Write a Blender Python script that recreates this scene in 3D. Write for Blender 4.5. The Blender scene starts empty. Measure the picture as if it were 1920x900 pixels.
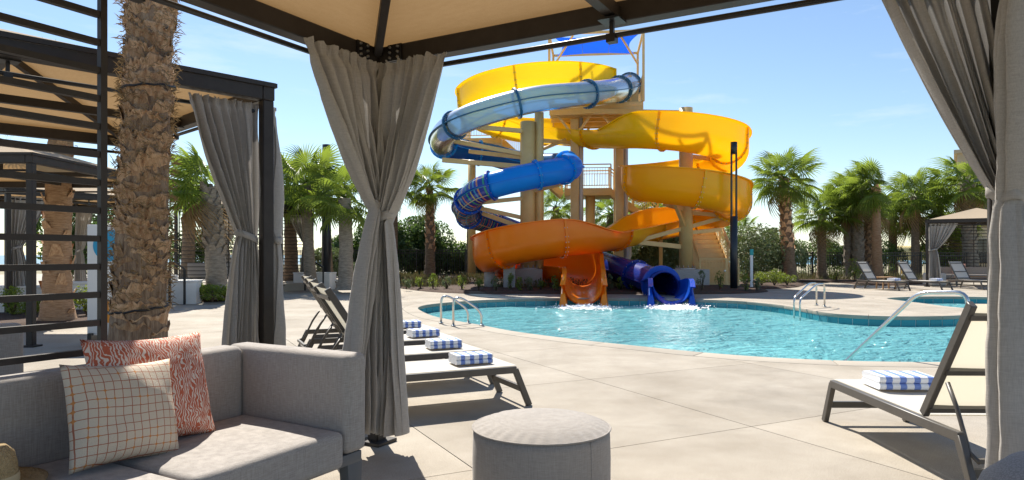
import bpy, bmesh, math, random
from mathutils import Vector, Matrix, noise, Quaternion
from mathutils.geometry import tessellate_polygon
R = math.radians; PI = math.pi
rnd = random.Random(7)
sc = bpy.context.scene
C = sc.collection

# ------------------------------------------------------------------ camera, sky, sun, exposure
F, CX, HY, H = 1280.0, 960.0, 478.0, 1.25
cd = bpy.data.cameras.new('camera'); cam = bpy.data.objects.new('camera', cd); C.objects.link(cam)
cd.sensor_width = 36; cd.lens = 24.0; cd.shift_y = 28 / 1920; cd.clip_start = 0.05; cd.clip_end = 20000
cam.location = (0, 0, H); cam.rotation_euler = (R(90), 0, 0)
sc.camera = cam
SUN_EL, SUN_AZ = 50.0, -21.0
wd = bpy.data.worlds.new('World'); sc.world = wd; wd.use_nodes = True
nt = wd.node_tree; nt.nodes.clear()
wo = nt.nodes.new('ShaderNodeOutputWorld'); bg = nt.nodes.new('ShaderNodeBackground')
sky = nt.nodes.new('ShaderNodeTexSky'); sky.sky_type = 'NISHITA'; sky.sun_disc = False
sky.sun_elevation = R(SUN_EL); sky.sun_rotation = R(SUN_AZ); sky.altitude = 0
sky.air_density = 1.0; sky.dust_density = 0.15; sky.ozone_density = 2.5
tc = nt.nodes.new('ShaderNodeTexCoord'); mp = nt.nodes.new('ShaderNodeMapping')
mp.inputs['Scale'].default_value = (1.6, 1.6, 9.0); mp.inputs['Rotation'].default_value = (0, R(7), 0)
cn = nt.nodes.new('ShaderNodeTexNoise'); cn.inputs['Scale'].default_value = 2.3; cn.inputs['Detail'].default_value = 9; cn.inputs['Roughness'].default_value = 0.62
cr = nt.nodes.new('ShaderNodeValToRGB'); cr.color_ramp.elements[0].position = 0.53; cr.color_ramp.elements[1].position = 0.82
cr.color_ramp.elements[1].color = (0.55, 0.55, 0.55, 1)
mx = nt.nodes.new('ShaderNodeMix'); mx.data_type = 'RGBA'
mx.inputs['B'].default_value = (6.4, 6.9, 7.4, 1)
nt.links.new(tc.outputs['Generated'], mp.inputs['Vector']); nt.links.new(mp.outputs['Vector'], cn.inputs['Vector'])
nt.links.new(cn.outputs['Fac'], cr.inputs['Fac']); nt.links.new(cr.outputs['Color'], mx.inputs['Factor'])
nt.links.new(sky.outputs['Color'], mx.inputs['A']); nt.links.new(mx.outputs['Result'], bg.inputs['Color'])
bg.inputs['Strength'].default_value = 0.074
nt.links.new(bg.outputs['Background'], wo.inputs['Surface'])
sl = bpy.data.lights.new('sun', 'SUN'); sl.energy = 4.1; sl.angle = R(0.53); sl.color = (1.0, 0.94, 0.84)
so = bpy.data.objects.new('sun', sl); C.objects.link(so)
ce = math.cos(R(SUN_EL))
sdir = Vector((math.sin(R(SUN_AZ)) * ce, math.cos(R(SUN_AZ)) * ce, math.sin(R(SUN_EL))))
so.rotation_euler = (-sdir).to_track_quat('-Z', 'Y').to_euler(); so.location = (0, 0, 30)
vs = sc.view_settings; vs.view_transform = 'Standard'; vs.look = 'None'; vs.exposure = 1.12; vs.gamma = 1; vs.use_curve_mapping = False
sc.render.engine = 'CYCLES'
cy = sc.cycles; cy.use_denoising = True; cy.max_bounces = 10; cy.transparent_max_bounces = 24; cy.diffuse_bounces = 5
cy.sample_clamp_indirect = 8; cy.caustics_reflective = False; cy.caustics_refractive = False

# ------------------------------------------------------------------ helpers
def Wp(px, py, d): return Vector(((px - CX) / F * d, d, H - (py - HY) / F * d))
def G(px, py, z=0.0):
    d = (H - z) * F / (py - HY); return Vector(((px - CX) / F * d, d, z))

class MB:
    def __init__(s): s.v = []; s.f = []; s.sm = []; s.mi = []; s.uv = {}
    def add(s, vs_, fs, sm=False, mi=0):
        n = len(s.v); s.v += [Vector(v) for v in vs_]
        s.f += [[i + n for i in f] for f in fs]; s.sm += [sm] * len(fs); s.mi += [mi] * len(fs)
        return s
    def box(s, c, size, rz=0.0, M=None, mi=0):
        x, y, z = size[0] / 2, size[1] / 2, size[2] / 2
        m = M if M is not None else Matrix.Rotation(rz, 3, 'Z')
        vv = [Vector(c) + m @ Vector((sx * x, sy * y, sz * z)) for sx in (-1, 1) for sy in (-1, 1) for sz in (-1, 1)]
        return s.add(vv, [(0, 1, 3, 2), (4, 6, 7, 5), (0, 4, 5, 1), (2, 3, 7, 6), (0, 2, 6, 4), (1, 5, 7, 3)], False, mi)
    def bar(s, p, q, w, h, up=(0, 0, 1)):
        p = Vector(p); q = Vector(q); t = (q - p).normalized(); up = Vector(up)
        sd = t.cross(up)
        if sd.length < 1e-4: sd = t.cross(Vector((0, 1, 0)))
        sd.normalize(); u = sd.cross(t)
        vv = [e + sd * (a * w / 2) + u * (b * h / 2) for e in (p, q) for a, b in ((-1, -1), (1, -1), (1, 1), (-1, 1))]
        return s.add(vv, [(3, 2, 1, 0), (4, 5, 6, 7), (0, 1, 5, 4), (1, 2, 6, 5), (2, 3, 7, 6), (3, 0, 4, 7)])
    def tube(s, pts, r, n=8, caps=True):
        pts = [Vector(p) for p in pts]; m = len(pts); rs = r if isinstance(r, (list, tuple)) else [r] * m
        rows = []; pn = None
        for i in range(m):
            t = (pts[min(i + 1, m - 1)] - pts[max(i - 1, 0)]).normalized()
            if pn is None:
                a = Vector((0, 0, 1)) if abs(t.z) < .9 else Vector((1, 0, 0)); nn = t.cross(a).normalized()
            else:
                nn = (pn - t * pn.dot(t)).normalized()
            pn = nn; b = t.cross(nn)
            rows.append([pts[i] + (nn * math.cos(2 * PI * k / n) + b * math.sin(2 * PI * k / n)) * rs[i] for k in range(n)])
        base = len(s.v); s.v += [v for rw in rows for v in rw]
        for i in range(m - 1):
            for k in range(n):
                s.f.append([base + i * n + k, base + i * n + (k + 1) % n, base + (i + 1) * n + (k + 1) % n, base + (i + 1) * n + k]); s.sm.append(True); s.mi.append(0)
        if caps:
            s.f.append([base + k for k in range(n)][::-1]); s.sm.append(False); s.mi.append(0)
            s.f.append([base + (m - 1) * n + k for k in range(n)]); s.sm.append(False); s.mi.append(0)
        return s
    def lathe(s, prof, n=24, c=(0, 0, 0), caps=True):
        c = Vector(c); base = len(s.v)
        for r_, z in prof:
            s.v += [c + Vector((r_ * math.cos(2 * PI * k / n), r_ * math.sin(2 * PI * k / n), z)) for k in range(n)]
        for i in range(len(prof) - 1):
            for k in range(n):
                s.f.append([base + i * n + k, base + i * n + (k + 1) % n, base + (i + 1) * n + (k + 1) % n, base + (i + 1) * n + k]); s.sm.append(True); s.mi.append(0)
        if caps:
            s.f.append([base + k for k in range(n)][::-1]); s.sm.append(False); s.mi.append(0)
            e = base + (len(prof) - 1) * n; s.f.append([e + k for k in range(n)]); s.sm.append(False); s.mi.append(0)
        return s
    def grid(s, P, closed=False, sm=True, uv=None):
        nu, nv = len(P), len(P[0]); base = len(s.v); s.v += [Vector(p) for rw in P for p in rw]
        for i in range(nu - 1):
            for j in range(nv if closed else nv - 1):
                j2 = (j + 1) % nv
                if uv:
                    s.uv[len(s.f)] = [uv(i, j), uv(i, j + 1), uv(i + 1, j + 1), uv(i + 1, j)]
                s.f.append([base + i * nv + j, base + i * nv + j2, base + (i + 1) * nv + j2, base + (i + 1) * nv + j]); s.sm.append(sm); s.mi.append(0)
        return s
    def mesh(s, name, mats, bevel=0, seg=2, M=None):
        me = bpy.data.meshes.new(name)
        vv = [M @ v for v in s.v] if M is not None else s.v
        me.from_pydata([tuple(v) for v in vv], [], s.f)
        me.polygons.foreach_set('use_smooth', s.sm); me.polygons.foreach_set('material_index', s.mi)
        if s.uv:
            ul = me.uv_layers.new(name='UVMap')
            for fi, us in s.uv.items():
                for li, u in zip(me.polygons[fi].loop_indices, us): ul.data[li].uv = u
        if bevel:
            bm = bmesh.new(); bm.from_mesh(me); bmesh.ops.recalc_face_normals(bm, faces=bm.faces)
            ed = [e for e in bm.edges if len(e.link_faces) == 2 and e.calc_face_angle(0) > R(30)]
            bmesh.ops.bevel(bm, geom=ed, offset=bevel, segments=seg, profile=0.6, affect='EDGES', clamp_overlap=True)
            for f in bm.faces: f.smooth = True
            bm.to_mesh(me); bm.free()
            me.set_sharp_from_angle(angle=R(38))
        for m in (mats if isinstance(mats, (list, tuple)) else [mats]): me.materials.append(m)
        return me
    def build(s, name, mats, parent=None, bevel=0, seg=2, world=False):
        M = None
        if world and parent is not None: M = MAT[parent.name].inverted()
        return link(name, s.mesh(name, mats, bevel, seg, M), parent)

MAT = {}
def link(name, me, parent=None):
    o = bpy.data.objects.new(name, me); C.objects.link(o)
    if parent is not None: o.parent = parent
    if parent is None: MAT[o.name] = Matrix.Identity(4)
    elif parent.name in MAT: MAT[o.name] = MAT[parent.name]
    return o
def tag(o, label=None, cat=None, group=None, kind=None):
    if label: o['label'] = label
    if cat: o['category'] = cat
    if group: o['group'] = group
    if kind: o['kind'] = kind
    return o
def thing(name, label, cat, loc=(0, 0, 0), rz=0.0, group=None, kind=None):
    o = bpy.data.objects.new(name, None); C.objects.link(o); o.location = loc; o.rotation_euler = (0, 0, rz)
    o.empty_display_size = 0.2
    MAT[o.name] = Matrix.Translation(Vector(loc)) @ Matrix.Rotation(rz, 4, 'Z')
    return tag(o, label, cat, group, kind)
def struct(o): o['kind'] = 'structure'; return o
def copy_tree(o, parent=None):
    c = o.copy(); C.objects.link(c)
    if parent is not None: c.parent = parent
    for ch in o.children: copy_tree(ch, c)
    return c
def catmull(P, n):
    P = [Vector(p) for p in P]; out = []
    for i in range(len(P) - 1):
        p0 = P[i - 1] if i else P[0] * 2 - P[1]; p1 = P[i]; p2 = P[i + 1]; p3 = P[i + 2] if i + 2 < len(P) else P[-1] * 2 - P[-2]
        for k in range(n):
            t = k / n
            out.append((0.5 * ((2 * p1) + (p2 - p0) * t + (2 * p0 - 5 * p1 + 4 * p2 - p3) * t * t + (3 * p1 - p0 - 3 * p2 + p3) * t ** 3), i + t))
    out.append((P[-1], float(len(P) - 1))); return out
def closed_curve(P, n=6):
    m = len(P); out = []
    for i in range(m):
        p0, p1, p2, p3 = P[i - 1], P[i], P[(i + 1) % m], P[(i + 2) % m]
        for k in range(n):
            t = k / n
            out.append(0.5 * ((2 * p1) + (p2 - p0) * t + (2 * p0 - 5 * p1 + 4 * p2 - p3) * t * t + (3 * p1 - p0 - 3 * p2 + p3) * t ** 3))
    return out

# ------------------------------------------------------------------ materials
def mat(name, col, rough=0.6, metal=0.0, col2=None, nscale=5.0, bump=0.0, bscale=60.0, spec=0.5, trans=0.0, tcol=None, coat=0.0,
        stretch=(1, 1, 1), rand=0.0, detail=6, lo=0.35, hi=0.65, sheen=0.0):
    m = bpy.data.materials.new(name); m.use_nodes = True; n = m.node_tree; n.nodes.clear()
    out = n.nodes.new('ShaderNodeOutputMaterial'); p = n.nodes.new('ShaderNodeBsdfPrincipled')
    p.inputs['Roughness'].default_value = rough; p.inputs['Metallic'].default_value = metal
    p.inputs['Specular IOR Level'].default_value = spec; p.inputs['Coat Weight'].default_value = coat; p.inputs['Coat Roughness'].default_value = 0.08
    p.inputs['Sheen Weight'].default_value = sheen
    tcn = n.nodes.new('ShaderNodeTexCoord'); mpn = n.nodes.new('ShaderNodeMapping'); mpn.inputs['Scale'].default_value = stretch
    n.links.new(tcn.outputs['Object'], mpn.inputs['Vector'])
    csock = None
    if col2 is not None:
        no = n.nodes.new('ShaderNodeTexNoise'); no.inputs['Scale'].default_value = nscale; no.inputs['Detail'].default_value = detail
        no.inputs['Roughness'].default_value = 0.65
        n.links.new(mpn.outputs['Vector'], no.inputs['Vector'])
        rp = n.nodes.new('ShaderNodeValToRGB'); rp.color_ramp.elements[0].position = lo; rp.color_ramp.elements[1].position = hi
        rp.color_ramp.elements[0].color = (*col, 1); rp.color_ramp.elements[1].color = (*col2, 1)
        n.links.new(no.outputs['Fac'], rp.inputs['Fac']); csock = rp.outputs['Color']
    if rand:
        oi = n.nodes.new('ShaderNodeObjectInfo'); hv = n.nodes.new('ShaderNodeHueSaturation')
        mr = n.nodes.new('ShaderNodeMapRange'); mr.inputs['To Min'].default_value = 1 - rand; mr.inputs['To Max'].default_value = 1 + rand
        n.links.new(oi.outputs['Random'], mr.inputs['Value']); n.links.new(mr.outputs['Result'], hv.inputs['Value'])
        if csock: n.links.new(csock, hv.inputs['Color'])
        else: hv.inputs['Color'].default_value = (*col, 1)
        csock = hv.outputs['Color']
    if csock: n.links.new(csock, p.inputs['Base Color'])
    else: p.inputs['Base Color'].default_value = (*col, 1)
    if bump:
        b = n.nodes.new('ShaderNodeBump'); b.inputs['Strength'].default_value = bump; b.inputs['Distance'].default_value = 0.02
        nb = n.nodes.new('ShaderNodeTexNoise'); nb.inputs['Scale'].default_value = bscale; nb.inputs['Detail'].default_value = 5
        n.links.new(mpn.outputs['Vector'], nb.inputs['Vector']); n.links.new(nb.outputs['Fac'], b.inputs['Height']); n.links.new(b.outputs['Normal'], p.inputs['Normal'])
    sh = p.outputs['BSDF']
    if trans:
        t = n.nodes.new('ShaderNodeBsdfTranslucent'); mxs = n.nodes.new('ShaderNodeMixShader'); mxs.inputs['Fac'].default_value = trans
        if tcol is not None: t.inputs['Color'].default_value = (*tcol, 1)
        elif csock: n.links.new(csock, t.inputs['Color'])
        else: t.inputs['Color'].default_value = (*col, 1)
        n.links.new(sh, mxs.inputs[1]); n.links.new(t.outputs['BSDF'], mxs.inputs[2]); sh = mxs.outputs['Shader']
    n.links.new(sh, out.inputs['Surface'])
    m['p'] = p.name
    return m

def fabric(name, c1, c2, trans=0.0, scale=1.0, tcol=None):
    """woven cloth: fine crossed threads in object space"""
    m = mat(name, c1, 0.9, trans=trans, tcol=tcol, spec=0.15, sheen=0.15); n = m.node_tree; p = n.nodes[m['p']]
    tcn = n.nodes.new('ShaderNodeTexCoord'); hts = []
    cols = None
    for st in ((260 * scale, 260 * scale, 14 * scale), (22 * scale, 22 * scale, 300 * scale)):
        mpn = n.nodes.new('ShaderNodeMapping'); mpn.inputs['Scale'].default_value = st
        no = n.nodes.new('ShaderNodeTexNoise'); no.inputs['Scale'].default_value = 1; no.inputs['Detail'].default_value = 2
        n.links.new(tcn.outputs['Object'], mpn.inputs['Vector']); n.links.new(mpn.outputs['Vector'], no.inputs['Vector']); hts.append(no.outputs['Fac'])
    ad = n.nodes.new('ShaderNodeMath'); ad.operation = 'ADD'; n.links.new(hts[0], ad.inputs[0]); n.links.new(hts[1], ad.inputs[1])
    rp = n.nodes.new('ShaderNodeMapRange'); rp.inputs['From Min'].default_value = 0.7; rp.inputs['From Max'].default_value = 1.3
    n.links.new(ad.outputs['Value'], rp.inputs['Value'])
    mxc = n.nodes.new('ShaderNodeMix'); mxc.data_type = 'RGBA'; mxc.inputs['A'].default_value = (*c1, 1); mxc.inputs['B'].default_value = (*c2, 1)
    n.links.new(rp.outputs['Result'], mxc.inputs['Factor']); n.links.new(mxc.outputs['Result'], p.inputs['Base Color'])
    b = n.nodes.new('ShaderNodeBump'); b.inputs['Strength'].default_value = 0.15; b.inputs['Distance'].default_value = 0.004
    n.links.new(rp.outputs['Result'], b.inputs['Height']); n.links.new(b.outputs['Normal'], p.inputs['Normal'])
    return m

M = {}
M['metal'] = mat('bronze_metal', (0.028, 0.023, 0.020), 0.5, spec=0.35, col2=(0.04, 0.033, 0.029), nscale=8)
M['black'] = mat('black_metal', (0.012, 0.012, 0.014), 0.4)
M['bolt'] = mat('bolt_steel', (0.45, 0.44, 0.42), 0.3, 0.9)
M['steel'] = mat('brushed_steel', (0.62, 0.62, 0.60), 0.22, 1.0, bump=0.05, bscale=200, stretch=(1, 1, 8))
M['canopy'] = fabric('canopy_cloth', (0.52, 0.41, 0.28), (0.59, 0.475, 0.335), trans=0.36, scale=.5, tcol=(0.25, 0.145, 0.058))
M['curtain'] = fabric('curtain_cloth', (0.37, 0.35, 0.325), (0.50, 0.475, 0.445), trans=0.22, scale=1.0)
M['upholstery'] = fabric('sofa_cloth', (0.29, 0.265, 0.243), (0.43, 0.397, 0.367), scale=1.3)
M['ottoman'] = fabric('ottoman_cloth', (0.29, 0.265, 0.24), (0.385, 0.355, 0.325), scale=1.1)
M['sofa_frame'] = mat('sofa_frame_paint', (0.115, 0.125, 0.135), 0.45)
M['cushion_light'] = fabric('light_cushion_cloth', (0.50, 0.49, 0.47), (0.58, 0.57, 0.55))
M['sling'] = mat('sling_mesh', (0.70, 0.69, 0.66), 0.75, trans=0.38, tcol=(0.80, 0.72, 0.54), bump=0.15, bscale=500)
M['lframe'] = mat('lounger_frame_paint', (0.075, 0.068, 0.060), 0.42, col2=(0.09, 0.08, 0.07), nscale=20)
M['tan'] = mat('tan_steel_paint', (0.66, 0.46, 0.19), 0.42, col2=(0.71, 0.52, 0.235), nscale=2.5, coat=0.1)
M['galv'] = mat('galvanised', (0.55, 0.54, 0.52), 0.5, 0.3)
M['concrete_block'] = mat('pedestal_concrete', (0.36, 0.35, 0.335), 0.85, col2=(0.45, 0.44, 0.42), nscale=9, bump=0.2, bscale=30, stretch=(1, 1, 5))
M['white_wall'] = mat('white_plaster', (0.74, 0.73, 0.70), 0.8, col2=(0.80, 0.79, 0.77), nscale=5, bump=0.1, bscale=60)
def glassfibre(name, c, tc_=None, tr=0.56):
    c2 = tuple(min(1, x * 1.12 + .004) for x in c)
    return mat(name, c, 0.26, col2=c2, nscale=1.4, coat=0.12, spec=0.32, trans=tr, tcol=tc_ or c2, stretch=(1, 1, 2.5))
M['yellow'] = glassfibre('yellow_glassfibre', (0.95, 0.65, 0.010), (1, .86, .12))
M['gold'] = glassfibre('gold_glassfibre', (0.95, 0.53, 0.008), (1, .76, .08))
M['amber'] = glassfibre('amber_glassfibre', (0.97, 0.53, 0.010), (1, .68, .07), .30)
M['orange'] = glassfibre('orange_glassfibre', (0.97, 0.24, 0.006), (1, .30, .012), .20)
M['blue'] = glassfibre('blue_glassfibre', (0.014, 0.42, 0.90))
M['midblue'] = glassfibre('mid_blue_glassfibre', (0.02, 0.20, 0.52))
M['deepblue'] = glassfibre('deep_blue_flange', (0.008, 0.085, 0.52), (.01, .12, .6), .15)
M['navy'] = glassfibre('navy_glassfibre', (0.006, 0.028, 0.22), (.01, .04, .3), .08)
M['clearflange'] = mat('teal_blue_flange', (0.01, 0.10, 0.22), 0.35)
M['tileblue'] = mat('waterline_tile', (0.012, 0.23, 0.29), 0.18, rand=0.10, spec=0.6)
M['grout'] = mat('grout', (0.55, 0.56, 0.54), 0.9)
M['plaster_pool'] = mat('pool_plaster', (0.52, 0.80, 0.83), 0.8, col2=(0.62, 0.87, 0.89), nscale=1.5)
M['mulch'] = mat('mulch', (0.030, 0.015, 0.009), 0.95, col2=(0.085, 0.045, 0.026), nscale=26, bump=1.0, bscale=35, detail=8)
M['sand'] = mat('dune_sand', (0.40, 0.33, 0.22), 0.95, col2=(0.12, 0.13, 0.06), nscale=0.5, bump=0.4, bscale=6)
M['sea'] = mat('sea_water', (0.018, 0.11, 0.17), 0.28, col2=(0.024, 0.14, 0.20), nscale=0.02, bump=0.2, bscale=0.4)
M['shade'] = mat('blue_shade_cloth', (0.006, 0.075, 0.62), 0.8, trans=0.5, tcol=(0.006, 0.12, 0.85))
M['wood'] = mat('teak', (0.32, 0.18, 0.085), 0.6, col2=(0.40, 0.24, 0.12), nscale=12, stretch=(1, 8, 8))
M['straw'] = mat('straw', (0.44, 0.31, 0.15), 0.85, col2=(0.58, 0.43, 0.23), nscale=90, bump=0.9, bscale=140)
M['ribbon'] = mat('hat_ribbon', (0.55, 0.45, 0.28), 0.8)
M['building'] = mat('stucco', (0.47, 0.385, 0.27), 0.9, col2=(0.52, 0.43, 0.31), nscale=3)
M['glass'] = mat('window_glass', (0.03, 0.04, 0.05), 0.08, spec=0.8)
M['sign_white'] = mat('sign_white', (0.75, 0.76, 0.76), 0.5)
M['teal'] = mat('teal_paint', (0.02, 0.35, 0.36), 0.5)
M['sign_blue'] = mat('sign_blue', (0.01, 0.30, 0.55), 0.5)
M['sign_orange'] = mat('sign_orange', (0.8, 0.30, 0.02), 0.5)
# foliage
M['frond'] = mat('palm_frond_leaf', (0.075, 0.130, 0.022), 0.42, col2=(0.17, 0.22, 0.040), nscale=3, trans=0.45, tcol=(0.30, 0.40, 0.05), rand=0.40, spec=0.4)
M['frond_dead'] = mat('dead_frond', (0.28, 0.18, 0.08), 0.8, col2=(0.36, 0.24, 0.11), nscale=4, trans=0.2, rand=0.2)
M['hedge'] = mat('hedge_leaf', (0.035, 0.075, 0.020), 0.5, col2=(0.075, 0.130, 0.034), nscale=1.6, trans=0.32, tcol=(0.13, 0.22, 0.04), rand=0.15)
M['greyleaf'] = mat('grey_green_leaf', (0.11, 0.145, 0.065), 0.55, col2=(0.19, 0.225, 0.11), nscale=2, trans=0.25, tcol=(0.18, 0.24, 0.08), rand=0.15)
M['bright'] = mat('bright_shrub_leaf', (0.090, 0.150, 0.018), 0.5, col2=(0.19, 0.25, 0.03), nscale=5, trans=0.35, tcol=(0.30, 0.38, 0.04), rand=0.2)
M['dry'] = mat('dry_grass', (0.20, 0.15, 0.07), 0.9, col2=(0.13, 0.15, 0.05), nscale=2, trans=0.2)
M['bark'] = mat('palm_bark', (0.13, 0.085, 0.052), 0.95, col2=(0.27, 0.19, 0.125), nscale=7, bump=1.0, bscale=16, stretch=(1, 1, 3.5), rand=0.12)
M['bark_grey'] = mat('palm_bark_grey', (0.20, 0.165, 0.125), 0.95, col2=(0.36, 0.31, 0.25), nscale=7, bump=1.0, bscale=16, stretch=(1, 1, 4), rand=0.12)
M['bark_orange'] = mat('palm_bark_orange', (0.26, 0.15, 0.08), 0.95, col2=(0.46, 0.30, 0.185), nscale=8, bump=1.0, bscale=12, stretch=(1, 1, 7))
M['boot'] = mat('leaf_base_fibre', (0.34, 0.16, 0.07), 0.92, col2=(0.80, 0.55, 0.34), nscale=11, bump=1.0, bscale=40, stretch=(3.4, 3.4, .8), rand=0.28, detail=9, lo=.3, hi=.7)
M['bark_near'] = mat('palm_bark_near', (0.17, 0.10, 0.06), 0.95, col2=(0.44, 0.32, 0.22), nscale=14, bump=1.0, bscale=30, stretch=(2.5, 2.5, 0.5), detail=9)
M['stem'] = mat('woody_stem', (0.10, 0.07, 0.045), 0.9)

# deck concrete: broad mottling, stains, broom texture
def deck_material(name, c1, c2, speck):
    m = mat(name, c1, 0.85, rand=0.075, col2=c2, nscale=1.1, bump=0.0, spec=0.3, lo=.3, hi=.72, detail=10)
    n = m.node_tree; p = n.nodes[m['p']]
    tcn = n.nodes.new('ShaderNodeTexCoord'); mpn = n.nodes.new('ShaderNodeMapping'); mpn.inputs['Rotation'].default_value = (0, 0, R(27)); mpn.inputs['Scale'].default_value = (14, 220, 1)
    a = n.nodes.new('ShaderNodeTexNoise'); a.inputs['Scale'].default_value = 1; a.inputs['Detail'].default_value = 3
    n.links.new(tcn.outputs['Object'], mpn.inputs['Vector']); n.links.new(mpn.outputs['Vector'], a.inputs['Vector'])
    g = n.nodes.new('ShaderNodeTexNoise'); g.inputs['Scale'].default_value = 160; g.inputs['Detail'].default_value = 4
    n.links.new(tcn.outputs['Object'], g.inputs['Vector'])
    ad = n.nodes.new('ShaderNodeMath'); ad.operation = 'ADD'; n.links.new(a.outputs['Fac'], ad.inputs[0]); n.links.new(g.outputs['Fac'], ad.inputs[1])
    b = n.nodes.new('ShaderNodeBump'); b.inputs['Strength'].default_value = 0.35; b.inputs['Distance'].default_value = 0.006
    n.links.new(ad.outputs['Value'], b.inputs['Height']); n.links.new(b.outputs['Normal'], p.inputs['Normal'])
    src = p.inputs['Base Color'].links[0].from_socket
    mxc = n.nodes.new('ShaderNodeMix'); mxc.data_type = 'RGBA'; mxc.blend_type = 'MULTIPLY'
    mr = n.nodes.new('ShaderNodeMapRange'); mr.inputs['From Min'].default_value = .35; mr.inputs['From Max'].default_value = .7; mr.inputs['To Min'].default_value = 1 - speck; mr.inputs['To Max'].default_value = 1 + speck * .4
    n.links.new(g.outputs['Fac'], mr.inputs['Value'])
    mxc.inputs['Factor'].default_value = 1; n.links.new(src, mxc.inputs['A']); n.links.new(mr.outputs['Result'], mxc.inputs['B'])
    st = n.nodes.new('ShaderNodeTexNoise'); st.inputs['Scale'].default_value = .55; st.inputs['Detail'].default_value = 8; st.inputs['Roughness'].default_value = .7; st.inputs['Distortion'].default_value = .8
    n.links.new(tcn.outputs['Object'], st.inputs['Vector'])
    sr = n.nodes.new('ShaderNodeMapRange'); sr.inputs['From Min'].default_value = .52; sr.inputs['From Max'].default_value = .70; sr.inputs['To Min'].default_value = 1; sr.inputs['To Max'].default_value = .80
    n.links.new(st.outputs['Fac'], sr.inputs['Value'])
    mx2 = n.nodes.new('ShaderNodeMix'); mx2.data_type = 'RGBA'; mx2.blend_type = 'MULTIPLY'; mx2.inputs['Factor'].default_value = 1
    n.links.new(mxc.outputs['Result'], mx2.inputs['A']); n.links.new(sr.outputs['Result'], mx2.inputs['B'])
    n.links.new(mx2.outputs['Result'], p.inputs['Base Color'])
    return m
M['deck'] = deck_material('deck_concrete', (0.315, 0.272, 0.215), (0.48, 0.43, 0.36), 0.32)
M['coping'] = deck_material('coping_concrete', (0.36, 0.315, 0.255), (0.43, 0.385, 0.32), 0.16)
M['joint'] = mat('deck_joint', (0.10, 0.085, 0.07), 0.95)

def water_material():
    m = bpy.data.materials.new('pool_water'); m.use_nodes = True; n = m.node_tree; n.nodes.clear()
    out = n.nodes.new('ShaderNodeOutputMaterial')
    tcn = n.nodes.new('ShaderNodeTexCoord')
    n1 = n.nodes.new('ShaderNodeTexNoise'); n1.inputs['Scale'].default_value = 1.5; n1.inputs['Detail'].default_value = 4; n1.inputs['Distortion'].default_value = 1.6; n1.inputs['Roughness'].default_value = .55
    n.links.new(tcn.outputs['Object'], n1.inputs['Vector'])
    n2 = n.nodes.new('ShaderNodeTexNoise'); n2.inputs['Scale'].default_value = 5; n2.inputs['Detail'].default_value = 3; n2.inputs['Distortion'].default_value = 1.0
    n.links.new(tcn.outputs['Object'], n2.inputs['Vector'])
    ml = n.nodes.new('ShaderNodeMath'); ml.operation = 'MULTIPLY_ADD'; ml.inputs[1].default_value = 0.35
    n.links.new(n2.outputs['Fac'], ml.inputs[0]); n.links.new(n1.outputs['Fac'], ml.inputs[2])
    b = n.nodes.new('ShaderNodeBump'); b.inputs['Strength'].default_value = 1.0; b.inputs['Distance'].default_value = 0.36
    n.links.new(ml.outputs['Value'], b.inputs['Height'])
    tr = n.nodes.new('ShaderNodeBsdfTransparent'); tr.inputs['Color'].default_value = (0.72, 0.96, 0.97, 1)
    df = n.nodes.new('ShaderNodeBsdfDiffuse'); df.inputs['Color'].default_value = (0.26, 0.68, 0.74, 1)
    n.links.new(b.outputs['Normal'], df.inputs['Normal'])
    m1 = n.nodes.new('ShaderNodeMixShader'); m1.inputs['Fac'].default_value = 0.5
    n.links.new(tr.outputs['BSDF'], m1.inputs[1]); n.links.new(df.outputs['BSDF'], m1.inputs[2])
    gl = n.nodes.new('ShaderNodeBsdfGlossy'); gl.inputs['Roughness'].default_value = 0.03; n.links.new(b.outputs['Normal'], gl.inputs['Normal'])
    fr = n.nodes.new('ShaderNodeFresnel'); fr.inputs['IOR'].default_value = 1.33; n.links.new(b.outputs['Normal'], fr.inputs['Normal'])
    m2 = n.nodes.new('ShaderNodeMixShader'); n.links.new(fr.outputs['Fac'], m2.inputs['Fac'])
    n.links.new(m1.outputs['Shader'], m2.inputs[1]); n.links.new(gl.outputs['BSDF'], m2.inputs[2])
    n.links.new(m2.outputs['Shader'], out.inputs['Surface']); return m
M['water'] = water_material()

def clear_material():
    m = bpy.data.materials.new('clear_blue_acrylic'); m.use_nodes = True; n = m.node_tree; n.nodes.clear()
    out = n.nodes.new('ShaderNodeOutputMaterial')
    tr = n.nodes.new('ShaderNodeBsdfTransparent'); tr.inputs['Color'].default_value = (0.74, 0.87, 0.96, 1)
    gl = n.nodes.new('ShaderNodeBsdfGlossy'); gl.inputs['Roughness'].default_value = 0.25
    df = n.nodes.new('ShaderNodeBsdfDiffuse'); df.inputs['Color'].default_value = (0.58, 0.74, 0.86, 1)
    m0 = n.nodes.new('ShaderNodeMixShader'); m0.inputs['Fac'].default_value = 0.34
    n.links.new(tr.outputs['BSDF'], m0.inputs[1]); n.links.new(df.outputs['BSDF'], m0.inputs[2])
    fr = n.nodes.new('ShaderNodeFresnel'); fr.inputs['IOR'].default_value = 1.13
    m1 = n.nodes.new('ShaderNodeMixShader'); n.links.new(fr.outputs['Fac'], m1.inputs['Fac'])
    n.links.new(m0.outputs['Shader'], m1.inputs[1]); n.links.new(gl.outputs['BSDF'], m1.inputs[2])
    n.links.new(m1.outputs['Shader'], out.inputs['Surface']); return m
M['clear'] = clear_material()

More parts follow.
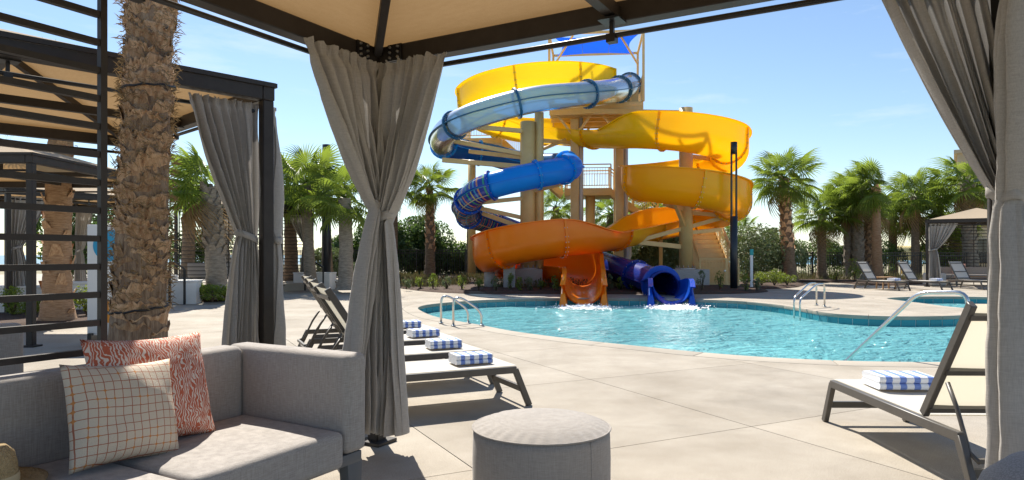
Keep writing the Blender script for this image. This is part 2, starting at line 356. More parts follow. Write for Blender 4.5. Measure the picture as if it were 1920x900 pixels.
def uv_ramp_material(name, build):
    m = mat(name, (0.5, 0.5, 0.5), 0.8); n = m.node_tree; p = n.nodes[m['p']]
    p.inputs['Base Color'].default_value = (1, 1, 1, 1)
    n.links.new(build(n), p.inputs['Base Color']); return m, p
def nmath(n, op, a, b=None, c=None):
    x = n.nodes.new('ShaderNodeMath'); x.operation = op
    for i, q in enumerate((a, b, c)):
        if q is None: continue
        if isinstance(q, (int, float)): x.inputs[i].default_value = q
        else: n.links.new(q, x.inputs[i])
    return x.outputs['Value']
def nmix(n, f, a, b):
    x = n.nodes.new('ShaderNodeMix'); x.data_type = 'RGBA'
    if isinstance(f, (int, float)): x.inputs['Factor'].default_value = f
    else: n.links.new(f, x.inputs['Factor'])
    for k, q in (('A', a), ('B', b)):
        if isinstance(q, tuple): x.inputs[k].default_value = (*q, 1)
        else: n.links.new(q, x.inputs[k])
    return x.outputs['Result']
def plaid(n):
    t = n.nodes.new('ShaderNodeTexCoord'); sp = n.nodes.new('ShaderNodeSeparateXYZ'); n.links.new(t.outputs['UV'], sp.inputs['Vector'])
    u, v = sp.outputs['X'], sp.outputs['Y']; c = (0.008, 0.035, 0.30)
    for i, (ax, off, per, wid, colr) in enumerate(((u, .0, .62, .05, (.55, .22, .10)), (u, .2, .62, .05, (.02, .34, .20)), (u, .36, .62, .04, (.55, .50, .12)), (u, .5, .62, .05, (.05, .28, .55)),
                                   (v, .0, .25, .02, (.03, .22, .5)), (v, .12, .25, .012, (.5, .45, .3)))):
        fr = nmath(n, 'FRACT', nmath(n, 'DIVIDE', nmath(n, 'ADD', ax, off), per))
        c = nmix(n, nmath(n, 'LESS_THAN', fr, wid / per), c, colr)
    return c
M['plaid'], pp = uv_ramp_material('plaid_tube', plaid); pp.inputs['Roughness'].default_value = .2; pp.inputs['Coat Weight'].default_value = .3
def stripes(n):
    t = n.nodes.new('ShaderNodeTexCoord'); sp = n.nodes.new('ShaderNodeSeparateXYZ'); n.links.new(t.outputs['Object'], sp.inputs['Vector'])
    fr = nmath(n, 'FRACT', nmath(n, 'DIVIDE', nmath(n, 'ADD', sp.outputs['X'], 5.02), .092))
    return nmix(n, nmath(n, 'LESS_THAN', fr, .46), (0.80, 0.81, 0.84), (0.17, 0.26, 0.60))
M['towel'], pp = uv_ramp_material('striped_towel', stripes)
def terry(m, p):
    n = m.node_tree; b = n.nodes.new('ShaderNodeBump'); b.inputs['Strength'].default_value = .5; b.inputs['Distance'].default_value = .006
    no = n.nodes.new('ShaderNodeTexNoise'); no.inputs['Scale'].default_value = 240; t = n.nodes.new('ShaderNodeTexCoord')
    n.links.new(t.outputs['Object'], no.inputs['Vector']); n.links.new(no.outputs['Fac'], b.inputs['Height']); n.links.new(b.outputs['Normal'], p.inputs['Normal'])
terry(M['towel'], pp)
def brushy(n):
    t = n.nodes.new('ShaderNodeTexCoord')
    no = n.nodes.new('ShaderNodeTexNoise'); no.inputs['Scale'].default_value = 7; no.inputs['Detail'].default_value = 2
    n.links.new(t.outputs['Object'], no.inputs['Vector'])
    w = n.nodes.new('ShaderNodeTexWave'); w.wave_type = 'BANDS'; w.bands_direction = 'X'; w.inputs['Scale'].default_value = 26; w.inputs['Distortion'].default_value = 18; w.inputs['Detail'].default_value = 2; w.inputs['Detail Scale'].default_value = .8
    n.links.new(t.outputs['Object'], w.inputs['Vector'])
    brk = n.nodes.new('ShaderNodeTexNoise'); brk.inputs['Scale'].default_value = 38; n.links.new(t.outputs['Object'], brk.inputs['Vector'])
    s = nmath(n, 'ADD', w.outputs['Fac'], nmath(n, 'MULTIPLY', nmath(n, 'SUBTRACT', brk.outputs['Fac'], .5), 1.7))
    rp = n.nodes.new('ShaderNodeMapRange'); rp.inputs['From Min'].default_value = .60; rp.inputs['From Max'].default_value = .66; n.links.new(s, rp.inputs['Value'])
    return nmix(n, rp.outputs['Result'], (0.50, 0.115, 0.055), (0.70, 0.58, 0.50))
M['rust_print'], pp = uv_ramp_material('rust_brush_print', brushy); terry(M['rust_print'], pp)
def gridprint(n):
    t = n.nodes.new('ShaderNodeTexCoord')
    no = n.nodes.new('ShaderNodeTexNoise'); no.inputs['Scale'].default_value = 4; no.inputs['Detail'].default_value = 2; n.links.new(t.outputs['Object'], no.inputs['Vector'])
    sp = n.nodes.new('ShaderNodeSeparateXYZ'); n.links.new(t.outputs['Object'], sp.inputs['Vector'])
    wob = nmath(n, 'MULTIPLY', nmath(n, 'SUBTRACT', no.outputs['Fac'], .5), .03)
    per = .031
    cs = []
    for ax, off in ((sp.outputs['X'], 5.0), (sp.outputs['Z'], 5.01)):
        q = nmath(n, 'DIVIDE', nmath(n, 'ADD', nmath(n, 'ADD', ax, off), wob), per)
        fr = nmath(n, 'ABSOLUTE', nmath(n, 'SUBTRACT', nmath(n, 'FRACT', q), .5)); cs.append(nmath(n, 'SUBTRACT', .5, fr))
    line = nmath(n, 'MINIMUM', cs[0], cs[1])
    lm = nmath(n, 'LESS_THAN', line, .045)
    # little four-pointed stars on some crossings
    star = nmath(n, 'LESS_THAN', nmath(n, 'MULTIPLY', nmath(n, 'ADD', cs[0], .03), nmath(n, 'ADD', cs[1], .03)), .016)
    sel = n.nodes.new('ShaderNodeTexVoronoi'); sel.inputs['Scale'].default_value = 9; n.links.new(t.outputs['Object'], sel.inputs['Vector'])
    star = nmath(n, 'MULTIPLY', star, nmath(n, 'LESS_THAN', sel.outputs['Distance'], .36))
    c = nmix(n, lm, (0.60, 0.51, 0.40), (0.38, 0.13, 0.07))
    return nmix(n, star, c, (0.55, 0.22, 0.06))
M['grid_print'], pp = uv_ramp_material('grid_print', gridprint); terry(M['grid_print'], pp)
def jac(n):
    t = n.nodes.new('ShaderNodeTexCoord'); v = n.nodes.new('ShaderNodeTexVoronoi'); v.inputs['Scale'].default_value = 110; v.feature = 'DISTANCE_TO_EDGE'
    n.links.new(t.outputs['Object'], v.inputs['Vector'])
    return nmix(n, nmath(n, 'LESS_THAN', v.outputs['Distance'], .12), (0.33, 0.325, 0.32), (0.25, 0.245, 0.24))
M['patterned'], pp = uv_ramp_material('patterned_grey', jac)

# ------------------------------------------------------------------ setting: pools, deck, ground, sea
def outline(pix, n=6):
    P = [G(x, y).to_2d() for x, y in pix]; c = closed_curve(P, n)
    L = [0]; m = len(c)
    for i in range(m): L.append(L[-1] + (c[(i + 1) % m] - c[i]).length)
    k = int(L[-1] / 0.30); out = []; j = 0
    for i in range(k):
        s = L[-1] * i / k
        while L[j + 1] < s: j += 1
        f = (s - L[j]) / max(1e-9, L[j + 1] - L[j]); out.append(c[j].lerp(c[(j + 1) % m], f))
    area = sum(out[i - 1].x * out[i].y - out[i].x * out[i - 1].y for i in range(k))
    return out if area > 0 else out[::-1]
def offset(c, d):
    m = len(c); o = []
    for i in range(m):
        t = (c[(i + 1) % m] - c[i - 1]).normalized(); o.append(c[i] + Vector((t.y, -t.x)) * d)
    return o
POOL = [(783, 577), (790, 584), (815, 594), (860, 603), (906, 611), (964, 622), (1078, 637), (1200, 650), (1320, 662), (1440, 671), (1582, 677.5), (1758, 680),
        (1950, 676), (2120, 655), (2190, 622), (2100, 594), (1990, 583), (1900, 582), (1840, 586), (1792, 592), (1680, 593.5), (1584, 590), (1532, 584), (1488, 576), (1440, 569.5), (1360, 563.5), (1207, 560), (1057, 559.5), (940, 561.5), (869, 565), (805, 571)]
SPA = [(1662, 559.5), (1700, 557), (1760, 556), (1840, 557), (1920, 561), (1950, 568), (1910, 576), (1850, 579.5), (1790, 576.5), (1730, 569), (1685, 563.5)]
WATER_Z = -0.20
def pool(pix, name, label, floor_z):
    c = outline(pix); m = len(c)
    root = thing(name, label, 'pool', (c[0].x, c[0].y, 0), kind='structure')
    wall = offset(c, 0.012)
    mb = MB(); P = [[Vector((p.x, p.y, z)) for p in wall] for z in (-0.05, WATER_Z - .02, floor_z)]
    mb.grid(P, closed=True, sm=False)
    tri = tessellate_polygon([[Vector((p.x, p.y, 0)) for p in wall]]); b = len(mb.v)
    mb.add([Vector((p.x, p.y, floor_z)) for p in wall], [t for t in tri])
    mb.build('basin', M['plaster_pool'], root, world=True)
    wv = offset(c, 0.006); mb = MB(); mb.add([Vector((p.x, p.y, WATER_Z)) for p in wv], [t for t in tessellate_polygon([[Vector((p.x, p.y, 0)) for p in wv]])])
    wo_ = mb.build('water', M['water'], None); struct(wo_)
    bmw = bmesh.new(); bmw.from_mesh(wo_.data); bmesh.ops.recalc_face_normals(bmw, faces=bmw.faces)
    if bmw.faces[0].normal.z < 0: bmesh.ops.reverse_faces(bmw, faces=bmw.faces)
    bmw.to_mesh(wo_.data); bmw.free()
    # waterline tiles, one by one
    mb = MB(); mb.grid([[Vector((p.x, p.y, z)) for p in offset(c, 0.004)] for z in (-0.03, -0.26)], closed=True, sm=False); mb.build('grout', M['grout'], root, world=True)
    tme = MB().box((0, 0, 0), (0.285, 0.010, 0.165)).mesh('tile', M['tileblue'], bevel=.003, seg=1)
    for i in range(m):
        p, q = c[i], c[(i + 1) % m]; mid = (p + q) / 2
        o = link('tile', tme, root); a = math.atan2(q.y - p.y, q.x - p.x)
        o.matrix_local = MAT[root.name].inverted() @ Matrix.Translation((mid.x, mid.y, -0.125)) @ Matrix.Rotation(a, 4, 'Z') @ Matrix.Scale((q - p).length / .30, 4, (1, 0, 0))
    # coping stones
    o1 = offset(c, 0.335); step = 5; inn = offset(c, -.015)
    for i in range(0, m, step):
        ids = [(i + k) % m for k in range(step + 1)] if i + step < m else [k % m for k in range(i, m + 1)]
        A = [inn[k].copy() for k in ids]; B = [o1[k].copy() for k in ids]
        for S in (A, B):
            d0 = (S[1] - S[0]).normalized() * .003; d1 = (S[-1] - S[-2]).normalized() * .003; S[0] += d0; S[-1] -= d1
        cz = [(0.006 + noise.noise((i, 3, 1)) * .0015)] * 2
        mb = MB(); n = len(ids); V = [Vector((p.x, p.y, .008)) for p in A] + [Vector((p.x, p.y, .004)) for p in B] + [Vector((p.x, p.y, -.07)) for p in A] + [Vector((p.x, p.y, -.07)) for p in B]
        fs = []
        for k in range(n - 1):
            fs += [(k, n + k, n + k + 1, k + 1), (2 * n + k, k, k + 1, 2 * n + k + 1), (n + k, 3 * n + k, 3 * n + k + 1, n + k + 1), (2 * n + k, 2 * n + k + 1, 3 * n + k + 1, 3 * n + k)]
        fs += [(0, 2 * n, 3 * n, n), (n - 1, 2 * n - 1, 4 * n - 1, 3 * n - 1)]
        mb.add(V, fs); mb.build('coping_stone', M['coping'], root, bevel=.012, seg=2, world=True)
    return c
pool_c = pool(POOL, 'swimming_pool', 'large free-form swimming pool with turquoise waterline tiles', -1.05)
spa_c = pool(SPA, 'spa_pool', 'small second pool beyond the concrete peninsula', -0.9)
holes = [offset(pool_c, 0.343), offset(spa_c, 0.343)]

e1 = Vector((-math.sin(R(27)), math.cos(R(27)))); e2 = Vector((math.cos(R(27)), math.sin(R(27))))
I1 = G(1145, 822).to_2d()
S1, S2 = 2.12, 2.2; O1 = I1.dot(e1) - .2; O2 = I1.dot(e2) + 1.1
DX0, DX1, DY0, DY1 = -15.0, 23.0, -4.0, 31.0
def sheet_with_holes(x0, x1, y0, y1):
    polys = [[Vector((x0, y0, 0)), Vector((x1, y0, 0)), Vector((x1, y1, 0)), Vector((x0, y1, 0))]] + [[Vector((p.x, p.y, 0)) for p in h] for h in holes]
    return [v for p in polys for v in p], tessellate_polygon(polys)
V, T = sheet_with_holes(DX0, DX1, DY0, DY1)
bm = bmesh.new(); bv = [bm.verts.new(v) for v in V]
for t in T:
    try: bm.faces.new([bv[i] for i in t])
    except ValueError: pass
bmesh.ops.recalc_face_normals(bm, faces=bm.faces)
GAP = 0.0035
def cells(e, o, s):
    vals = [Vector((x, y)).dot(e) for x in (DX0, DX1) for y in (DY0, DY1)]
    return range(int(math.floor((min(vals) - o) / s)), int(math.ceil((max(vals) - o) / s)) + 1)
for e, o, s in ((e1, O1, S1), (e2, O2, S2)):
    for k in cells(e, o, s):
        for g in (-GAP, GAP):
            bmesh.ops.bisect_plane(bm, geom=bm.verts[:] + bm.edges[:] + bm.faces[:], plane_co=(e * (o + k * s + g)).to_3d(), plane_no=e.to_3d(), dist=1e-5)
groups = {}
for f in bm.faces:
    c = f.calc_center_median().to_2d(); q1 = (c.dot(e1) - O1) / S1; q2 = (c.dot(e2) - O2) / S2
    if abs(q1 - round(q1)) * S1 < GAP or abs(q2 - round(q2)) * S2 < GAP: continue
    groups.setdefault((math.floor(q1), math.floor(q2)), []).append(f)
deck = thing('deck', 'pale broom-finished concrete pool deck', 'deck', (0, 0, 0), kind='structure')
rest = MB()
def slab_mb(mb, faces):
    ed = {}; vmap = {}; vsl = []; fs = []
    for f in faces:
        ids = []
        for v in f.verts:
            if v.index not in vmap: vmap[v.index] = len(vsl); vsl.append(v.co.copy())
            ids.append(vmap[v.index])
        if f.normal.z < 0: ids.reverse()
        fs.append(ids)
        for a, b in zip(ids, ids[1:] + ids[:1]):
            if (b, a) in ed: del ed[(b, a)]
            else: ed[(a, b)] = 1
    n = len(vsl); low = [v - Vector((0, 0, .03)) for v in vsl]
    for a, b in ed: fs.append([b, a, a + n, b + n])
    mb.add(vsl + low, fs); return vsl
bm.verts.index_update()
for key, faces in sorted(groups.items()):
    mb = MB(); vsl = slab_mb(mb, faces)
    ctr = sum(vsl, Vector()) / len(vsl)
    vis = any(v.y > 1.2 and abs(v.x) < v.y * .80 for v in vsl)
    if vis:
        o = mb.build('slab', M['deck'], deck)
    else:
        rest.add([v for v in mb.v], mb.f)
bm.free()
ro = rest.build('slab', M['deck'], deck); ro['kind'] = 'stuff'
mb = MB(); V, T = sheet_with_holes(DX0, DX1, DY0, DY1); mb.add([v + Vector((0, 0, -.024)) for v in V], [t for t in T]); mb.build('slab_bed', M['joint'], deck)
V, T = sheet_with_holes(-300, 300, -60, 95)
mb = MB(); mb.add([v + Vector((0, 0, -.06)) for v in V], [t for t in T])
go = struct(mb.build('ground', M['sand']))
mb = MB(); mb.add([(-12000, 90, -4), (12000, 90, -4), (12000, 16000, -4), (-12000, 16000, -4)], [(0, 1, 2, 3)]); struct(mb.build('sea', M['sea']))
mb = MB(); mb.add([(-300, 95, -.06), (300, 95, -.06), (300, 99, -4.2), (-300, 99, -4.2)], [(0, 1, 2, 3)]); struct(mb.build('beach_slope', M['sand']))

def bed(name, pts, z0, slope=0.0, yref=0.0):
    """mulch planting bed on the deck; pts world xy"""
    mb = MB(); P = closed_curve([Vector(p) for p in pts], 5); m = len(P)
    area = sum(P[i - 1].x * P[i].y - P[i].x * P[i - 1].y for i in range(m))
    if area < 0: P = P[::-1]
    inner = offset(P, -.22)
    zf = lambda p: z0 + max(0, (p.y - yref)) * slope + noise.noise((p.x * 1.7, p.y * 1.7, 0)) * .015
    rows = [[Vector((p.x, p.y, .004)) for p in P], [Vector((p.x, p.y, zf(p) * .55)) for p in offset(P, -.06)], [Vector((p.x, p.y, zf(p))) for p in inner]]
    mb.grid(rows, closed=True)
    mb.add(rows[2], [t for t in tessellate_polygon([rows[2]])])
    o = struct(mb.build(name, M['mulch'])); return o
def gxy(x, y): p = G(x, y); return (p.x, p.y)
bed('planting_bed', [gxy(700, 538), gxy(742, 540), gxy(800, 547), gxy(880, 551), gxy(1000, 551.5), gxy(1150, 552), gxy(1300, 552), gxy(1400, 550.5), gxy(1440, 547), gxy(1425, 543), (8.4, 26.4), (8.5, 31), (8.6, 37), (0, 38), (-6, 37), (-7.5, 31)], .06, .011, 22)
bed('planting_bed', [gxy(1400, 541), gxy(1450, 542), gxy(1498, 538), gxy(1500, 531), (10.2, 30.5), (9.2, 28)], .08)
bed('planting_bed', [(10.5, 31.6), gxy(1560, 530), gxy(1610, 534), gxy(1680, 536), gxy(1725, 533), (20, 31), (24, 34.5), (20, 37), (10, 37)], .08)
bed('planting_bed', [gxy(-60, 615), gxy(60, 612), gxy(190, 606), gxy(212, 590), gxy(205, 580), gxy(100, 580), gxy(-60, 590)], .06)
bed('planting_bed', [gxy(368, 567), gxy(445, 561), gxy(455, 549), gxy(372, 556)], .08)

# raised terrace on the left with its edge step
tp = [(-6.6, 24.6), (-8.2, 23.2), (-9.6, 19.2), (-10.4, 18.3), (-11.6, 14.9), (-16, 13), (-26, 13), (-26, 36), (-6.0, 36)]
mb = MB(); n = len(tp); top = [Vector((x, y, .25)) for x, y in tp]
mb.add(top, [t for t in tessellate_polygon([top])]); mb.add(top + [Vector((x, y, -.02)) for x, y in tp], [(i, n + i, n + (i + 1) % n, (i + 1) % n) for i in range(n)])
struct(mb.build('terrace', M['coping']))

# ------------------------------------------------------------------ slide tower and slides
def frames(samples):
    out = []; m = len(samples)
    for i in range(m):
        t = (samples[min(i + 1, m - 1)][0] - samples[max(i - 1, 0)][0]).normalized()
        s = t.cross(Vector((0, 0, 1))).normalized(); u = s.cross(t)
        out.append((samples[i][0], t, s, u, samples[i][1]))
    return out
def trough_profile(r, hl, hr, th=0.03):
    """list of (side, up, normal side, normal up) from left rim to right rim"""
    P = []
    if hl > .01: P += [(-r, hl, -1, 0), (-r, hl * .5, -1, 0)]
    for k in range(13):
        a = -PI / 2 + PI * k / 12; P.append((r * math.sin(a), -r * math.cos(a), math.sin(a), -math.cos(a)))
    if hr > .01: P += [(r, hr * .5, 1, 0), (r, hr, 1, 0)]
    return P
def trough(root, ctrl, cuts, r, walls, sub=8):
    """ctrl: world points; cuts: (c0, c1, material, flange material, sections); walls(c) -> (left, right) heights"""
    fr = frames(catmull(ctrl, sub))
    def at(c):
        i = min(len(fr) - 1, max(0, int(round(c * sub)))); return i
    for c0, c1, m_, fm, ns in cuts:
        for k in range(ns):
            i0, i1 = at(c0 + (c1 - c0) * k / ns), at(c0 + (c1 - c0) * (k + 1) / ns)
            out, inn, lipL, lipR = [], [], [], []
            rows = []
            for i in range(i0, i1 + 1):
                p, t, s, u, c = fr[i]; rr = r(c) if callable(r) else r
                hl, hr = walls(c); hl = max(hl, .012); hr = max(hr, .012)
                pr = trough_profile(rr, hl, hr)
                o_ = [p + s * a + u * b for a, b, _, _ in pr]; q_ = [p + s * (a - na * .035) + u * (b - nb * .035) for a, b, na, nb in pr]
                l0 = p - s * (rr + .10) + u * hl; l1 = p - s * (rr + .10) + u * (hl - .035); l2 = p - s * rr + u * (hl - .035)
                r0 = p + s * (rr + .10) + u * hr; r1 = p + s * (rr + .10) + u * (hr - .035); r2 = p + s * rr + u * (hr - .035)
                rows.append([l2, l1, l0] + q_ + [r0, r1, r2] + o_[1:-1][::-1])
            mb = MB(); mb.grid(rows, closed=True)
            n = len(rows[0])
            sec = mb.build('slide_section', m_, root, world=True)
            for f in sec.data.polygons: f.use_smooth = True
            sec.data.set_sharp_from_angle(angle=R(50))
            # bolted joint flange at the start of the section
            fl = MB()
            p, t, s, u, c = fr[i0]; rr = r(c) if callable(r) else r
            hl, hr = walls(c); pr = trough_profile(rr, max(hl, .012), max(hr, .012))
            rows = []
            for dt in (-.035, .035):
                a_ = [p + t * dt + s * (a + na * .004) + u * (b + nb * .004) for a, b, na, nb in pr]; b_ = [p + t * dt + s * (a + na * .075) + u * (b + nb * .075) for a, b, na, nb in pr]
                rows.append((a_, b_))
            fl.grid([rows[0][0], rows[0][1], rows[1][1], rows[1][0], rows[0][0]], sm=False)
            for q in (0, -1):
                fl.add([rows[0][0][q], rows[0][1][q], rows[1][1][q], rows[1][0][q]], [(0, 1, 2, 3)])
            fl.build('joint_flange', fm, sec, world=True)
            bo = MB()
            for j in range(1, len(pr) - 1):
                a, b, na, nb = pr[j]; c_ = p + s * (a + na * .045) + u * (b + nb * .045)
                bo.bar(c_ - t * .055, c_ + t * .055, .03, .03)
            bo.build('bolt_row', M['bolt'], sec, world=True)['kind'] = 'stuff'
    return fr

# yellow to orange open flume
yel = [Vector(p) for p in [(3.7, 28.3, 8.25), (3.0, 27.6, 8.22), (1.9, 27.0, 8.14), (.5, 26.9, 8.0), (-.9, 27.6, 7.82), (-1.65, 29.0, 7.6), (-1.1, 30.5, 7.35),
       (.3, 31.1, 7.08), (1.7, 30.4, 6.85), (2.9, 29.2, 6.55), (3.9, 27.4, 6.2), (4.9, 25.6, 5.92), (6.3, 24.75, 5.66), (7.8, 25.2, 5.42), (8.45, 26.6, 5.18), (7.9, 28.0, 4.9), (6.6, 28.5, 4.62), (5.35, 27.9, 4.36), (4.95, 26.5, 4.08), (5.4, 25.2, 3.85),
       (6.7, 24.7, 3.64), (8.0, 25.3, 3.4), (8.45, 26.6, 3.14), (7.9, 28.0, 2.88), (6.6, 28.3, 2.65), (5.3, 27.3, 2.42), (4.2, 25.6, 2.2), (3.0, 24.2, 2.0), (1.5, 23.5, 1.84), (.1, 23.9, 1.6), (-.75, 25.0, 1.3), (-.45, 26.3, 1.08), (.6, 26.8, .95), (1.7, 26.3, .84), (2.42, 24.9, .80), (2.38, 23.0, .76), (2.20, 20.9, .66), (1.99, 18.95, .40)]]
def ywalls(c):
    # clockwise turns raise the left wall, anticlockwise turns the right wall
    def ss(a, b, x):
        t = min(1, max(0, (x - a) / (b - a))); return t * t * (3 - 2 * t)
    # left wall raised on clockwise parts (c<8.5, c>26)
    left = .58 * (1 - ss(7.6, 9.2, c)) + .62 * ss(26.6, 28, c) * (1 - ss(34.0, 35.5, c)) 
    right = .62 * ss(10.0, 11.2, c) * (1 - ss(24.2, 26.5, c))
    end = .12 * ss(34, 35.5, c) * (1 - ss(35.8, 36.6, c))
    return left + end, right + end
ys = thing('water_slide', 'open flume water slide winding from yellow to orange around two columns', 'water slide', (2.4, 23, 0))
M['lemon'] = glassfibre('lemon_glassfibre', (0.86, 0.63, 0.012))
trough(ys, yel, [(0, 9.5, M['yellow'], M['yellow'], 6), (9.5, 11.5, M['lemon'], M['gold'], 1), (11.5, 20, M['gold'], M['gold'], 5), (20, 26.4, M['amber'], M['amber'], 4), (26.4, 37, M['orange'], M['orange'], 7)],
       lambda c: .68 - .12 * min(1, max(0, (c - 34) / 2)), ywalls)
# outlet cheeks of the orange flume
def cheek(root, x0, x1, y0, y1, z0, z1, m_):
    for sgn in (-1, 1):
        q = .57; mb = MB()
        a, b = Vector((x0 + sgn * q, y0, 0)), Vector((x1 + sgn * q, y1, 0)); w = Vector((.085, 0, 0)); U = Vector((0, 0, 1))
        mb.add([a - w * 1.5 - U * .26, a + w * 1.5 - U * .26, b + w + U * .02, b - w + U * .02, a - w * .7 + U * z0 + Vector((0, .06, 0)), a + w * .7 + U * z0 + Vector((0, .06, 0)), b + w * .7 + U * z1, b - w * .7 + U * z1],
               [(3, 2, 1, 0), (4, 5, 6, 7), (0, 1, 5, 4), (1, 2, 6, 5), (2, 3, 7, 6), (3, 0, 4, 7)])
        mb.build('outlet_cheek', m_, root, bevel=.035, seg=3, world=True)
cheek(ys, 1.985, 2.12, 18.9, 20.2, .16, .70, M['orange'])

# blue tube slide
blp = [(1180, 160, 29.2), (1170, 165, 27.9), (1140, 172, 26.4), (1085, 178, 25.2), (995, 188, 24.4), (893, 216, 24.3), (838, 246, 25.3), (832, 272, 27.0), (870, 283, 28.3), (918, 290, 28.7), (973, 304, 28.5), (1025, 309, 27.8), (1062, 309, 26.7), (1068, 315, 25.4), (1040, 322, 24.6), (1007, 328, 24.3), (947, 341, 24.2), (900, 357, 24.5), (874, 383, 25.4), (880, 404, 26.8), (915, 416, 27.9),
       (980, 440, 28.5), (1050, 466, 28.0), (1098, 484, 26.9), (1138, 498, 25.6), (1188, 515, 23.6), (1226, 529, 21.9), (1252, 541, 20.4)]
blc = [Wp(*p) for p in blp]
def pipe(root, ctrl, cuts, r, sub=8, nseg=24):
    fr = frames(catmull(ctrl, sub))
    dist = [0]
    for i in range(1, len(fr)): dist.append(dist[-1] + (fr[i][0] - fr[i - 1][0]).length)
    for c0, c1, m_, fm, ns in cuts:
        for k in range(ns):
            i0, i1 = int(round((c0 + (c1 - c0) * k / ns) * sub)), int(round((c0 + (c1 - c0) * (k + 1) / ns) * sub))
            ring = lambda i, q, dt=0: [fr[i][0] + fr[i][1] * dt + (fr[i][2] * math.sin(2 * PI * j / nseg) - fr[i][3] * math.cos(2 * PI * j / nseg)) * q for j in range(nseg)]
            rows = [ring(i, r) for i in range(i0, i1 + 1)] + [ring(i, r - .03) for i in range(i1, i0 - 1, -1)]
            ii = list(range(i0, i1 + 1)) + list(range(i1, i0 - 1, -1))
            mb = MB(); mb.grid(rows, closed=True, uv=lambda a, b: (dist[ii[min(a, len(ii) - 1)]], b / nseg))
            sec = mb.build('tube_section', m_, root, world=True)
            mb = MB(); mb.grid([ring(i0, r + .005, -.04), ring(i0, r + .085, -.04), ring(i0, r + .085, .04), ring(i0, r + .005, .04), ring(i0, r + .005, -.04)], closed=True, sm=False)
            mb.build('joint_flange', fm, sec, world=True)
            mb = MB()
            for sg in (-1, 1):
                pts = [fr[i][0] + fr[i][2] * (sg * (r + .03)) for i in range(i0, i1 + 1)]
                for a, b in zip(pts, pts[1:]): mb.bar(a, b, .07, .03)
            mb.build('seam', fm, sec, world=True)
            mb = MB()
            for j in range(0, nseg, 2):
                q = fr[i0][0] + (fr[i0][2] * math.sin(2 * PI * (j + .5) / nseg) - fr[i0][3] * math.cos(2 * PI * (j + .5) / nseg)) * (r + .05)
                mb.bar(q - fr[i0][1] * .055, q + fr[i0][1] * .055, .028, .028)
            mb.build('bolt_row', M['bolt'], sec, world=True)['kind'] = 'stuff'
    return fr
bs = thing('tube_slide', 'blue tube water slide, clear at the top, plaid band, navy outlet', 'tube slide', (3, 24, 0))
bfr = pipe(bs, blc, [(0, 7, M['clear'], M['clearflange'], 5), (7, 12, M['midblue'], M['blue'], 3), (12, 16.5, M['blue'], M['blue'], 3), (16.5, 20.3, M['plaid'], M['deepblue'], 3), (20.3, 26.8, M['navy'], M['navy'], 4)], .47)
# navy outlet: tube mouth and open end trough
p, t, s_, u, _ = bfr[int(26.6 * 8)]
trough(bs, [p, Vector((4.56, 19.7, .50)), Vector((4.42, 18.9, .36))], [(0, 2, M['deepblue'], M['deepblue'], 1)], .54, lambda c: (.14 - .13 * c / 2, .14 - .13 * c / 2))
mb = MB()
ring = lambda q, dt: [p + t * dt + (s_ * math.sin(2 * PI * j / 28) - u * math.cos(2 * PI * j / 28)) * q for j in range(28)]
mb.grid([ring(.44, -.05), ring(.62, -.05), ring(.62, .06), ring(.44, .06), ring(.44, -.05)], closed=True, sm=False); mb.build('mouth_ring', M['deepblue'], bs, world=True)
cheek(bs, 4.42, 4.60, 18.88, 19.9, .12, .58, M['deepblue'])

# columns carrying the slides
def column(name, label, x, y, r, zb, zt, block, arms, block_off=(0, 0)):
    t = thing(name, label, 'column', (x, y, 0))
    MB().lathe([(r, zb), (r, zt)], 28).build('shaft', M['tan'], t)
    MB().lathe([(r + .14, zb), (r + .14, zb + .05)], 28).build('base_flange', M['galv'], t)
    mb = MB()
    for k in range(12):
        a = 2 * PI * k / 12; mb.lathe([(.02, zb + .05), (.02, zb + .15)], 6, (math.cos(a) * (r + .085), math.sin(a) * (r + .085), 0))
    mb.build('anchor_bolts', M['bolt'], t)['kind'] = 'stuff'
    MB().box((block_off[0], block_off[1], zb / 2 - .05), (block[0], block[1], zb + .1)).build('footing', M['concrete_block'], t, bevel=.02)
    for q in arms:
        p0, p1, w = q
        MB().bar(Vector(p0), Vector(p1), w, w * 1.2).build('arm', M['tan'], t, bevel=.008, seg=1, world=True)
    return t
c1 = Vector((.60, 25.7, 0)); c2 = Vector((6.75, 26.5, 0))
def A(col_, z, px, py, d, w=.13): return ((col_.x, col_.y, z), Wp(px, py, d), w)
column('support_column', 'tan steel column behind the blue loops, on a concrete footing', c1.x, c1.y, .29, .72, 6.25, (1.05, 1.05),
       [A(c1, 5.9, 893, 238, 24.5), A(c1, 5.0, 838, 262, 25.6), A(c1, 4.55, 830, 300, 26.6, .15), A(c1, 4.9, 880, 284, 26.9), A(c1, 5.6, 985, 268, 28.2), A(c1, 4.3, 1062, 330, 26.4), A(c1, 3.6, 1050, 345, 25.0), A(c1, 3.4, 900, 380, 24.8),
        A(c1, 2.6, 890, 388, 25.8), A(c1, 5.6, 1070, 268, 29.0), A(c1, 5.0, 1060, 262, 28.6, .10), A(c1, 2.2, 905, 400, 26.2)])
MB().tube([(0, 0, 0)] * 0 + [c1 + Vector((.42, -.1, .75)), c1 + Vector((.42, -.1, 6.6))], .17, 4).build('strut_post', M['tan'], bpy.data.objects['support_column'], world=True)
